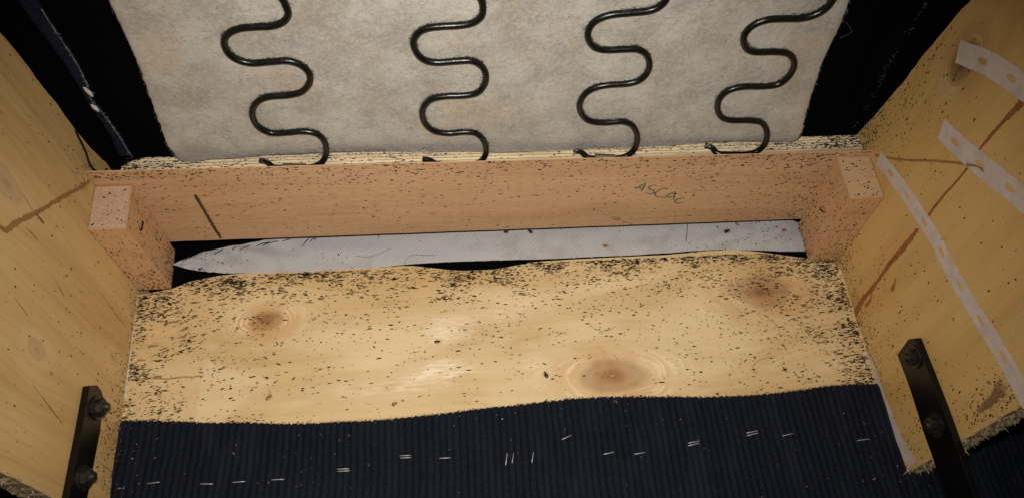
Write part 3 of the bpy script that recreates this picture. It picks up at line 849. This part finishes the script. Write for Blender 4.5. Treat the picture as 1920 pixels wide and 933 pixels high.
for (px, py, dx, dy) in ((1561, 345, 14, 5), (1543, 395, 12, 8)):
    p, q = on(px, py, P_right(BRW)), on(px+dx, py+dy, P_right(BRW)); put_staple(SB if py < 370 else SD, p+N_RIGHT*.0011, q-p, N_RIGHT, block_r, .8)

# ------------------------------------------------------------------ dark specks
def specks(name, parent, sampler, n_try, mat=None):
    """sampler() -> None or (centre, along, across, normal, length, width)"""
    verts, faces, mi = [], [], []
    for _ in range(n_try):
        s = sampler()
        if not s: continue
        c, a, b, n, L_, w_ = s
        k0 = len(verts); K = 8
        ph = random.random()*6
        for k in range(K):
            t = 2*math.pi*k/K
            rr = 1 + random.uniform(-.22, .22)
            st = math.sin(t)
            tip = random.uniform(.0, .12)
            verts.append(c + a*(math.cos(t)*L_/2*rr) + b*((st*abs(st)**.35*rr + tip*math.cos(t))*w_/2) + n*.00006)
        verts.append(c + n*(.0001 if mat else min(.00035, w_*.22)))
        m = 1 if random.random() < .12 else 0
        for k in range(K): faces.append((k0+k, k0+(k+1) % K, k0+K)); mi.append(m)
    o = from_data(verts, faces, name, [M[mat], M[mat]] if mat else [M['speck'], M['speck_brown']], parent, kind='stuff', mat_idx=mi, smooth_shade=True)
    o.data.attributes.new('edge', 'FLOAT', 'POINT').data.foreach_set('value', [1.0 if i % 9 == 8 else 0.0 for i in range(len(verts))])
    return o
def rot2(a, b, ang): return a*math.cos(ang)+b*math.sin(ang), b*math.cos(ang)-a*math.sin(ang)
X, Y, Z = Vector((1, 0, 0)), Vector((0, 1, 0)), Vector((0, 0, 1))
def size(lo, hi, asp0, asp1):
    w_ = lo*math.exp(random.random()**2.0*math.log(hi/lo)); return w_*random.uniform(asp0, asp1), w_
def bump2(v, c, s): return math.exp(-((v-c)/s)**2)
def s_back():
    x = random.uniform(-.012, W+.004); y = random.uniform(.143, .272)
    dt = ytop(x) - y
    if dt < .0004 or x < lw(y, 0).x+.0005 or x > rw(y, 0).x-.0012 or y < yedge(x)-.001: return None
    xl_ = x - lw(y, 0).x; xr_ = rw(y, 0).x - x
    D = .030 + 1.5*math.exp(-dt/.008)*(.5+bump2(x, .10, .06)+.9*bump2(x, .40, .09)+.9*bump2(x, .52, .07)) + .40*math.exp(-dt/.030)
    D += .75*math.exp(-xl_/.018) + .26*math.exp(-xl_/.05) + 1.2*math.exp(-xr_/.016) + .28*math.exp(-xr_/.06)
    D += .8*bump2(x, .265, .02)*math.exp(-dt/.006)
    D *= max(.12, .75 + 1.5*fbm(x*38, y*60, 2))
    if random.random()*1.6 > D: return None
    L_, w_ = size(.0006, .0016, 1.6, 4.0)
    if dt > .02 and xl_ > .03 and xr_ > .03: L_ *= .9
    if random.random() < .10: L_ *= 1.5
    flow = .10*fbm(x*9, y*14, 7) + (.10 if x < .08 else 0)
    a, b = rot2(X, Y, flow + random.gauss(0, .07 if random.random() < .7 else .35))
    return Vector((x, y, .0)), a, b, Z, L_, w_
specks('specks', back, s_back, 50000)
def s_back_fine():
    q = s_back()
    if not q: return None
    c, a, b, n, L_, w_ = q; w_ = random.uniform(.0003, .0007)
    return c + Vector((random.gauss(0, .002), random.gauss(0, .0015), 0)), a, b, n, w_*random.uniform(1, 2), w_
specks('fine_specks', back, s_back_fine, 40000)
def s_smear():
    q = s_back()
    if not q or ytop(q[0].x) - q[0].y > .03 and .05 < q[0].x < .53: return None
    c, a, b, n, L_, w_ = q
    return c, a, b, n, random.uniform(.004, .010), random.uniform(.0012, .0028)
specks('smears', back, s_smear, 4200, 'smear')
def s_rail():
    x = random.uniform(xl, xr); z = random.uniform(.011, .108); t = (x-xl)/(xr-xl)
    zn = .1095-.0072*t
    if z > zn-.0008 or z < .0135-.0038*t: return None
    if (x < xl+BLW+.0012 or x > xr-BRW-.0012) and z < .0975: return None
    D = .08 + 1.0*math.exp(-(zn-z)/.012) + .38*bump2(t, 1, .13) + .25*bump2(t, 0, .05)*math.exp(-(zn-z)/.04) + .3*bump2(t, 1, .1)*math.exp(-(z-.01)/.03)
    D *= max(.15, .8 + 1.2*fbm(x*30, z*40, 9))
    if random.random() > D: return None
    L_, w_ = size(.0006, .0016, 1.3, 3.2)
    a, b = rot2(X, Z, random.gauss(0, .12))
    return Vector((x, .2999, z)), a, b, N_RAIL, L_, w_
specks('specks', rail, s_rail, 11500)
def s_strip():
    x = random.uniform(.006, .5775); y = random.uniform(.3095, .3228); t = x/.577
    D = .10 + .9*bump2(t, 0, .14) + 1.1*bump2(t, 1, .12) + .15*bump2(t, .35, .1)
    D *= max(.2, .8+1.2*fbm(x*40, y*90, 1))
    if random.random() > D: return None
    L_, w_ = size(.0006, .0014, 1.6, 4)
    a, b = rot2(X, Y, random.gauss(0, .15))
    return Vector((x, y, .0948)), a, b, Z, L_, w_
specks('specks', spring_rail, s_strip, 4600)
def wall_sampler(f, nrm, hot, zmax):
    def s():
        y, z = random.uniform(.08, .33), random.uniform(.002, zmax)
        D = .022 + .9*math.exp(-z/.011) + .10*math.exp(-z/.045) + .0
        for (hy, hz, sy, sz, wgt) in hot: D += wgt*math.exp(-((y-hy)/sy)**2-((z-hz)/sz)**2)
        D *= max(.15, .8+1.3*fbm(y*40, z*40, nrm.x*5))
        if random.random() > D: return None
        yt_ = .322 if nrm.x > 0 else (.331 - .17*(z-.0787))
        if y > yt_ - .001: return None
        if .2605 < y < .302 and z < .0965: return None
        L_, w_ = size(.0006, .0016, 1.2, 2.5)
        a, b = rot2(Z, Y, random.gauss(0, .25))
        return f(y, z), a, b, nrm, L_, w_
    return s
specks('specks', left_panel, wall_sampler(lw, N_LEFT, [(.31, .10, .02, .02, .55), (.30, .15, .03, .05, .06), (.12, .01, .05, .02, .5), (.19, .09, .02, .02, .05)], .25), 15000)
specks('specks', right_panel, wall_sampler(rw, N_RIGHT, [(.318, .11, .015, .035, .9), (.30, .16, .025, .06, .30), (.09, .09, .02, .05, .25), (.088, .128, .012, .022, .9), (.084, .07, .006, .05, .4), (.25, .02, .02, .02, .3), (.12, .03, .05, .02, .25), (.2, .1, .06, .05, .03)], .26), 20000)
def block_sampler(f, yf, w_, h_, zt, nrm):
    def s():
        k = random.random()
        if k < .5:
            y, z = random.uniform(yf-h_+.001, yf-.001), random.uniform(.001, zt-.001); c = f(y, z, w_); n = nrm; a, b = Z, Y
        elif k < .88:
            d, z = random.uniform(.001, w_-.001), random.uniform(.001, zt-.001); c = f(yf-h_-.0004, z, d); n = N_RAIL; a, b = Z, X
        else:
            d, y = random.uniform(.001, w_-.001), random.uniform(yf-h_+.001, yf-.001); c = f(y, zt, d); n = N_BACK; a, b = X, Y
        D = .10 + .9*math.exp(-c.z/.012) + .25*math.exp(-c.z/.05)
        if random.random() > D: return None
        L_, ww = size(.0007, .0017, 1, 2.2); a, b = rot2(a, b, random.gauss(0, .4))
        return c + n*.0003, a, b, n, L_, ww
    return s
specks('specks', block_l, block_sampler(lw, .29936, BLW, BLH, .0926, N_LEFT), 2400)
specks('specks', block_r, block_sampler(rw, .3, BRW, BRH, .0962, N_RIGHT), 2400)
def s_web():
    i = random.random(); a, b = samp(topw, .05+.95*i), samp(botw, .05+.95*i)
    p = a.lerp(b, random.random()); 
    D = .3 + .7*bump2(p.x, .53, .09)
    if random.random() > D*max(.2, .7+1.4*fbm(p.x*35, p.y*60, 3)): return None
    L_, w_ = size(.0005, .0015, 1, 2); a, b = rot2(X, Y, random.random()*6)
    return p + Z*.0011, a, b, Z, L_, w_
specks('specks', webbing, s_web, 900)
# dust and lint on the corduroy
verts, faces, mi = [], [], []
for _ in range(1500):
    x = random.uniform(-.02, .6); y = random.uniform(.04, .148)
    D = .07 + .8*bump2(x, .012, .016) + .9*bump2(x, .292, .012)*bump2(y, .113, .012) + .7*bump2(x, .333, .010)*bump2(y, .124, .008) + .35*bump2(x, .375, .01)*bump2(y, .14, .006) + .25*bump2(x, .13, .02) + .35*bump2(x, .56, .03)
    D += .35*math.exp(-(yedge(x)-y)/.004)
    if y > yedge(x)-.001 or random.random() > D*max(.2, .8+fbm(x*40, y*40, 6)): continue
    p = Vector((x, y, cord_z(x, y) + .0002)); k0 = len(verts)
    L_ = random.uniform(.0003, .0008)*(2.2 if random.random() < .15 else 1); a, b = rot2(X, Y, random.random()*6.3); w_ = random.uniform(.00025, .0006)
    for sx, sy, h in ((-1, 0, 0), (0, -1, 0), (1, 0, 0), (0, 1, 0), (0, 0, 1)): verts.append(p + a*sx*L_ + b*sy*w_ + Z*h*.0004)
    m = 1 if random.random() < .05 else 0
    for k in range(4): faces.append((k0+k, k0+(k+1) % 4, k0+4)); mi.append(m)
from_data(verts, faces, 'lint', [M['lint'], M['lint_white']], lining, kind='stuff', mat_idx=mi)

# black seam thread looped over the top corner of the left panel
bt = smooth(ons(zoomed([(400, 690), (418, 730), (438, 770), (458, 815), (470, 855), (490, 892), (520, 912), (548, 912), (566, 895)], 0, 0, 2.826), P_left(.0012)), 5)
finish(tube(bt, .0008, 6), 'seam_thread', M['thread'], left_panel, smooth_shade=True)
for (a, b) in (((1664, 84), (1670, 96)), ((1659, 78), (1653, 92)), ((1640, 98), (1644, 112))):
    p, q = on(*a, P_right(.002)), on(*b, P_right(.001)); finish(tube([p, (p+q)/2+N_RIGHT*.001, q], [.0006, .0009, .0003], 5), 'thread_tuft', M['thread'], right_panel)

# ------------------------------------------------------------------ felt pad on the springs
FY = lambda z: .3065 - .03*(z-.1)                     # plane the spring wires lie in
SPR = P_y(.3065, -.03, .1)
FELT = P_y(.3079, -.03, .1)
fl_l = ons([(334, 303), (325, 290), (314, 276), (302, 243), (288, 206), (270, 155), (257, 118), (226, 51), (201, 0), (160, -80)], FELT)
fl_r = ons([(1487, 268), (1497, 262), (1505, 246), (1511, 220), (1518, 195), (1530, 160), (1542, 123), (1576, 51), (1596, 0), (1630, -80)], FELT)
ca, cb = smooth(fl_l, 8), smooth(fl_r, 8)
bot = smooth(ons([(334, 303), (360, 304), (380, 301), (437, 297), (520, 291), (638, 286), (790, 285), (949, 286), (1100, 280), (1280, 273), (1321, 268), (1400, 264), (1450, 266), (1487, 268)], P_z(.0968)), 6)
nu, nv = 240, 150
verts, faces = [], []
for j in range(nv+1):
    t = j/nv; a, b = samp(ca, t), samp(cb, t)
    for i in range(nu+1):
        u = i/nu; p = a.lerp(b, u)
        if t < .25:
            q = samp(bot, u); base0 = ca[0].lerp(cb[0], u)
            k = (1-t/.25)**2
            p += (q-base0)*k
        e = min(u, 1-u)*nu; ez = min(1, e/3); et = min(1, j/3)
        h = .0008*fbm(p.x*40, p.z*40, 0) + .0003*fbm(p.x*130, p.z*130, 2) + .00012*fbm(p.x*420, p.z*420, 5)
        side = .0007*fbm(p.z*200, u*3, 1)*(1-ez)
        verts.append(p + Vector((side, -h + .0012*(1-ez)**2 + .0006*(1-et)**2, 0)))
for j in range(nv):
    for i in range(nu):
        k = j*(nu+1)+i; faces.append((k, k+nu+1, k+nu+2, k+1))
nb = len(verts)                                       # upper face closes the pad
rim = [i for i in range(nu+1)] + [j*(nu+1)+nu for j in range(1, nv+1)] + [nv*(nu+1)+i for i in range(nu-1, -1, -1)] + [j*(nu+1) for j in range(nv-1, 0, -1)]
for r_ in rim: verts.append(Vector(verts[r_]) + Vector((0, .009, 0)))
for k in range(len(rim)): faces.append((rim[k], rim[(k+1) % len(rim)], nb+(k+1) % len(rim), nb+k))
faces.append(tuple(nb+k for k in range(len(rim))))
FO = Vector((.28, .312, .1))
felt = from_data(verts, faces, 'felt_pad', M['felt'], None, origin=FO, smooth_shade=True)
tag(felt, 'grey beige felt pad lying across the four black springs above the crossbeam', 'felt pad')
bm = bmesh.new()
def felt_pt():
    t, u = random.random(), random.random(); a, b = samp(ca, t), samp(cb, t); return a.lerp(b, .02+.96*u)
for _ in range(7000):
    p = felt_pt(); p.y -= .0004 + random.random()*.0008
    an = random.random()*6.3; L_ = random.uniform(.002, .007); d = Vector((math.cos(an), random.uniform(-.12, .05), math.sin(an)))*L_; c = Vector((-d.z, 0, d.x))*random.uniform(-.4, .4)
    tube([p, p+d*.5+c*.5+Vector((0, -.0004, 0)), p+d], [.00004, .00007, .00004], 3, False, bm)
for _ in range(260):                                   # fuzz standing off the cut edges
    t = random.random(); sd = random.random() < .5; p = samp(ca if sd else cb, t); d = Vector(((-1 if sd else 1)*random.random(), random.uniform(-.1, .8), random.gauss(0, .6)))*random.uniform(.0004, .0014)
    tube([p, p+d*.6, p+d], .00004, 3, False, bm)
finish(bm, 'fibres', M['fibre'], felt, origin=FO, kind='stuff')
def s_felt():
    p = felt_pt(); D = .12 + .8*math.exp(-(p.z-.105)/.012)
    if random.random() > D: return None
    L_, w_ = size(.0004, .0011, 1, 2); a, b = rot2(X, Z, random.random()*6)
    return p + N_RAIL*.0008, a, b, N_RAIL, L_, w_
verts_ = specks('specks', felt, s_felt, 420)

# ------------------------------------------------------------------ sinuous springs
HOOK = P_z(.0972)
SP = [(zoomed([(1020, -12), (1040, 18), (1050, 52), (1032, 80), (990, 95), (930, 98), (870, 105), (830, 125), (817, 155), (832, 193), (866, 218), (915, 230), (980, 226), (1045, 222), (1095, 236), (1126, 266), (1128, 302), (1100, 334), (1050, 347), (985, 352), (945, 366), (922, 395), (922, 430), (943, 463), (985, 484), (1040, 484), (1100, 479), (1150, 486), (1180, 511), (1190, 547), (1182, 578), (1163, 596)], 0, 0, 1.944),
       zoomed([(1163, 597), (1130, 601), (1080, 602), (1030, 602), (995, 600), (974, 588), (948, 580)], 0, 0, 1.944), 'first from the left', 'leftmost'),
      (zoomed([(503, -12), (516, 25), (511, 58), (482, 82), (430, 93), (370, 96), (310, 104), (276, 125), (263, 157), (276, 195), (306, 220), (350, 228), (420, 223), (475, 222), (511, 241), (527, 275), (521, 310), (495, 338), (450, 348), (380, 351), (330, 361), (303, 386), (295, 420), (309, 455), (340, 478), (390, 486), (450, 481), (490, 486), (518, 511), (528, 547), (521, 572), (506, 587)], 640, 0, 1.944),
       zoomed([(506, 588), (470, 595), (420, 596), (370, 594), (345, 588), (322, 581), (297, 576)], 640, 0, 1.944), '', ''),
      (zoomed([(1188, -12), (1162, 22), (1118, 40), (1050, 47), (980, 55), (930, 74), (903, 105), (900, 140), (920, 170), (960, 182), (1030, 180), (1078, 180), (1110, 197), (1123, 232), (1114, 266), (1085, 293), (1040, 305), (970, 310), (920, 322), (885, 346), (868, 386), (880, 421), (910, 442), (960, 447), (1020, 443), (1055, 453), (1075, 481), (1078, 516), (1066, 545), (1043, 564)], 640, 0, 1.944),
       zoomed([(1043, 565), (1010, 568), (960, 569), (915, 569), (893, 562), (872, 549), (847, 541)], 640, 0, 1.944), '', ''),
      (zoomed([(553, -12), (525, 28), (482, 54), (430, 67), (370, 68), (310, 72), (260, 90), (230, 119), (222, 150), (235, 179), (270, 190), (340, 189), (385, 196), (405, 221), (403, 251), (380, 285), (345, 308), (290, 315), (220, 316), (165, 331), (135, 360), (127, 395), (140, 425), (175, 438), (240, 439), (285, 446), (305, 471), (307, 501), (295, 530), (270, 549)], 1280, 0, 1.944),
       zoomed([(270, 550), (235, 553), (190, 554), (145, 554), (122, 547), (105, 534), (81, 526)], 1280, 0, 1.944), '', '')]
SL = ['leftmost black sinuous spring, its hook nearest the left corner block', 'second black sinuous spring from the left, hook almost hidden behind the crossbeam',
      'third black sinuous spring from the left, held by a bright grey clip on the rail', 'rightmost black sinuous spring, hooked beside the right end of the felt']
for (wire, hook, _a, _b), lab in zip(SP, SL):
    pts = ons(wire, SPR); hk = ons([(a, b+(4.5 if 0 < i < len(hook)-2 else 2)) for i, (a, b) in enumerate(hook)], HOOK)
    k = len(pts)
    # carry the wave on upwards beyond the frame: repeat the last full turn
    i2 = min(range(8, 22), key=lambda i: (pts[i].x - pts[0].x)**2 + (0 if i > 12 else 1))
    shift = pts[0] - pts[i2]
    more = [p + shift for p in pts[:i2]]
    more2 = [p + shift*2 for p in pts[:i2]]
    pts[-1] = pts[-1].lerp(hk[0], .5)
    line = smooth(more2 + more + pts + hk[1:], 5)
    base = Vector((hk[3].x, .31, .0972))
    o = finish(tube(line, .00222, 12), 'sinuous_spring', M['wire'], None, origin=base, smooth_shade=True)
    tag(o, lab, 'spring', 'sinuous springs under the felt pad')
    bm = bmesh.new(); sg = [(p, q) for p, q in zip(line, line[1:]) if p.z > .108 and p.z < .27]
    for _ in range(900):
        p, q = random.choice(sg); c = p.lerp(q, random.random()); t = (q-p).normalized()
        sd = t.cross(Vector((0, 1, 0))).normalized(); sd = sd if sd.z > 0 else -sd
        if random.random() < .22: sd = -sd
        c = c + sd*.0020 + Vector((0, .0010 + random.random()*.0008, 0))
        dd = (sd*random.uniform(.1, 1) + t*random.gauss(0, .8) + Vector((0, random.uniform(-.3, .1), 0)))*random.uniform(.0006, .0022)
        tube([c, c+dd], [.00013, .00006], 3, False, bm)
    finish(bm, 'fuzz_and_contact_shade', M['thread'], o, origin=base, kind='stuff')  # dark fibres for dust, also standing in for contact shade beside the wire
    # metal clip over the wire on the rail edge
    if lab.startswith(('second', 'right')): continue
    a, b = hk[1], hk[4]; c = a.lerp(b, .42); L_ = (b-a).length*.62
    dirx = (b-a).normalized(); bm = bmesh.new(); pv = None
    for i in range(9):
        an = math.radians(-20 + 220*i/8); off = Vector((0, math.cos(an)*.0028, math.sin(an)*.0028))
        r_ = [bm.verts.new(c + dirx*s*L_/2 + off) for s in (-1, 1)]
        if pv: bm.faces.new((pv[0], pv[1], r_[1], r_[0]))
        pv = r_
    ret = bmesh.ops.solidify(bm, geom=list(bm.faces), thickness=.0006)
    finish(bm, 'spring_clip', M['dull_steel'], o, origin=base)

# ------------------------------------------------------------------ insects, cast skins and hairs lying about
def insect_mesh(mat, legs=True):
    bm = bmesh.new()
    bmesh.ops.create_uvsphere(bm, u_segments=14, v_segments=8, radius=1)
    for v in bm.verts:
        x, y, z = v.co
        wv = 1 + .06*math.sin(x*14)
        v.co = Vector((x*1.0, y*(.62 - .12*x)*wv, max(z, -.35)*.30*wv))
    def ell(c, r):
        q = bmesh.ops.create_uvsphere(bm, u_segments=10, v_segments=6, radius=1)
        for v in q['verts']: v.co = Vector((c[0]+v.co.x*r[0], c[1]+v.co.y*r[1], c[2]+v.co.z*r[2]))
    ell((1.0, 0, .02), (.30, .42, .18)); ell((1.32, 0, .0), (.20, .20, .14))
    if legs:
        for s in (-1, 1):
            for x0, dx in ((.9, .5), (.6, 0), (.3, -.55)):
                tube([Vector((x0, s*.3, 0)), Vector((x0+dx*.5, s*.85, .12)), Vector((x0+dx, s*1.15, -.12))], [.06, .05, .03], 5, True, bm)
            tube([Vector((1.42, s*.1, 0)), Vector((1.7, s*.3, .08)), Vector((1.95, s*.35, 0))], [.04, .03, .02], 5, True, bm)
    me = bpy.data.meshes.new('insect'); bm.to_mesh(me); bm.free(); me.materials.append(mat)
    me.polygons.foreach_set('use_smooth', [True]*len(me.polygons))
    return me
IB, IS = insect_mesh(M['bug']), insect_mesh(M['shell'])
def insect(px, py, plane, nrm, ln, ang, me, name, lab, cat, group):
    p = on(px, py, plane); o = bpy.data.objects.new(name, me); COL.objects.link(o)
    a = (X - nrm*X.dot(nrm)).normalized(); b = nrm.cross(a); x = a*math.cos(ang)+b*math.sin(ang); y = nrm.cross(x)
    o.rotation_euler = Matrix((x, y, nrm)).transposed().to_euler(); s = ln/2.4; o.scale = (s, s, s)
    o.location = p + nrm*(s*.11)
    tag(o, lab, cat, group)
GI, GS = 'dark insects lying in the open chair', 'tan cast insect skins lying in the open chair'
insect(1024, 703, P_z(0), Z, .0058, 1.9, IB, 'insect', 'dark brown insect on the pale panel just left of the big middle knot', 'insect', GI)
insect(819, 640, P_z(0), Z, .0050, .1, IB, 'insect', 'slim dark insect lying alone on the pale middle of the panel', 'insect', GI)
insect(1362, 434, P_z(-.0105), Z, .0062, .5, IB, 'insect', 'dark brown insect on the white webbing near its right end', 'insect', GI)
insect(995, 435, P_z(-.0105), Z, .0052, 2.2, IB, 'insect', 'dark insect on the white webbing, close under the middle of the crossbeam', 'insect', GI)
insect(948, 435, P_z(-.0105), Z, .0044, .2, IB, 'insect', 'small dark insect tucked under the crossbeam, left of another one', 'insect', GI)
insect(375, 504, P_z(-.0105), Z, .0040, .2, IB, 'insect', 'dark insect on the pointed left end of the white webbing', 'insect', GI)
insect(1134, 461, P_z(-.0105), Z, .0048, .1, IS, 'cast_skin', 'tan cast skin in the middle of the white webbing', 'cast skin', GS)
insect(1469, 432, P_z(-.0105), Z, .0050, .3, IS, 'cast_skin', 'tan cast skin on the white webbing beside the right corner block', 'cast skin', GS)
insect(1381, 420, P_z(-.0105), Z, .0040, -.5, IS, 'cast_skin', 'small tan cast skin on the webbing just right of a dark insect', 'cast skin', GS)
insect(717, 518, P_z(0), Z, .0050, .9, IS, 'cast_skin', 'tan cast skin near the top edge of the pale panel, left of its dip', 'cast skin', GS)
insect(762, 575, P_z(0), Z, .0036, .4, IS, 'cast_skin', 'tiny tan cast skin on the upper middle of the pale panel', 'cast skin', GS)
insect(739, 756, P_z(0), Z, .0044, .2, IS, 'cast_skin', 'tan cast skin on the pale panel just above the corduroy edge', 'cast skin', GS)
insect(941, 530, P_z(0), Z, .0042, 1.2, IS, 'cast_skin', 'reddish cast skin below the dark cluster at the middle top of the panel', 'cast skin', GS)
insect(311, 607, P_z(0), Z, .0048, 1.3, IS, 'cast_skin', 'reddish cast skin among dense specks near the left end of the panel', 'cast skin', GS)
insect(503, 745, P_z(0), Z, .0056, .9, IS, 'cast_skin', 'large reddish cast skin on the lower left of the panel below the small knot', 'cast skin', GS)
def hair(pts, plane, mat, lab, r=.00016):
    q = smooth(ons(pts, plane), 7); c = q[len(q)//2].copy()
    o = finish(tube(q, r, 5), 'hair', mat, None, origin=c, smooth_shade=True)
    tag(o, lab, 'hair', 'loose hairs')
hair([(1410, 691), (1414, 683), (1424, 675), (1440, 669), (1452, 667)], P_z(.0004), M['hair'], 'curved brown hair on the right part of the pale panel above the corduroy')
hair([(1440, 598), (1450, 602), (1459, 613), (1463, 628)], P_z(.0004), M['hair'], 'short bent hair on the pale panel below the right knot')
hair([(1105, 608), (1115, 615), (1128, 620), (1142, 618), (1154, 611)], P_z(.0004), M['hair'], 'sagging brown hair on the pale panel above the big middle knot')
hair([(758, 494), (762, 486), (770, 479), (782, 477), (800, 478), (815, 478)], P_z(-.0105), M['grey_hair'], 'hooked grey hair at the lower edge of the white webbing')
hair([(667, 479), (690, 481), (712, 475), (733, 465)], P_z(-.0105), M['grey_hair'], 'faint curved grey hair on the left half of the white webbing')
hair([(1289, 420), (1288, 435), (1286, 452)], P_z(-.0105), M['thread'], 'straight dark hair hanging across the white webbing right of its middle', .0003)
hair([(1586, 42), (1592, 50), (1597, 59), (1588, 66), (1574, 72)], P_y(.335), M['fray'], 'fine pale bent thread on black cloth right of the felt', .00012)
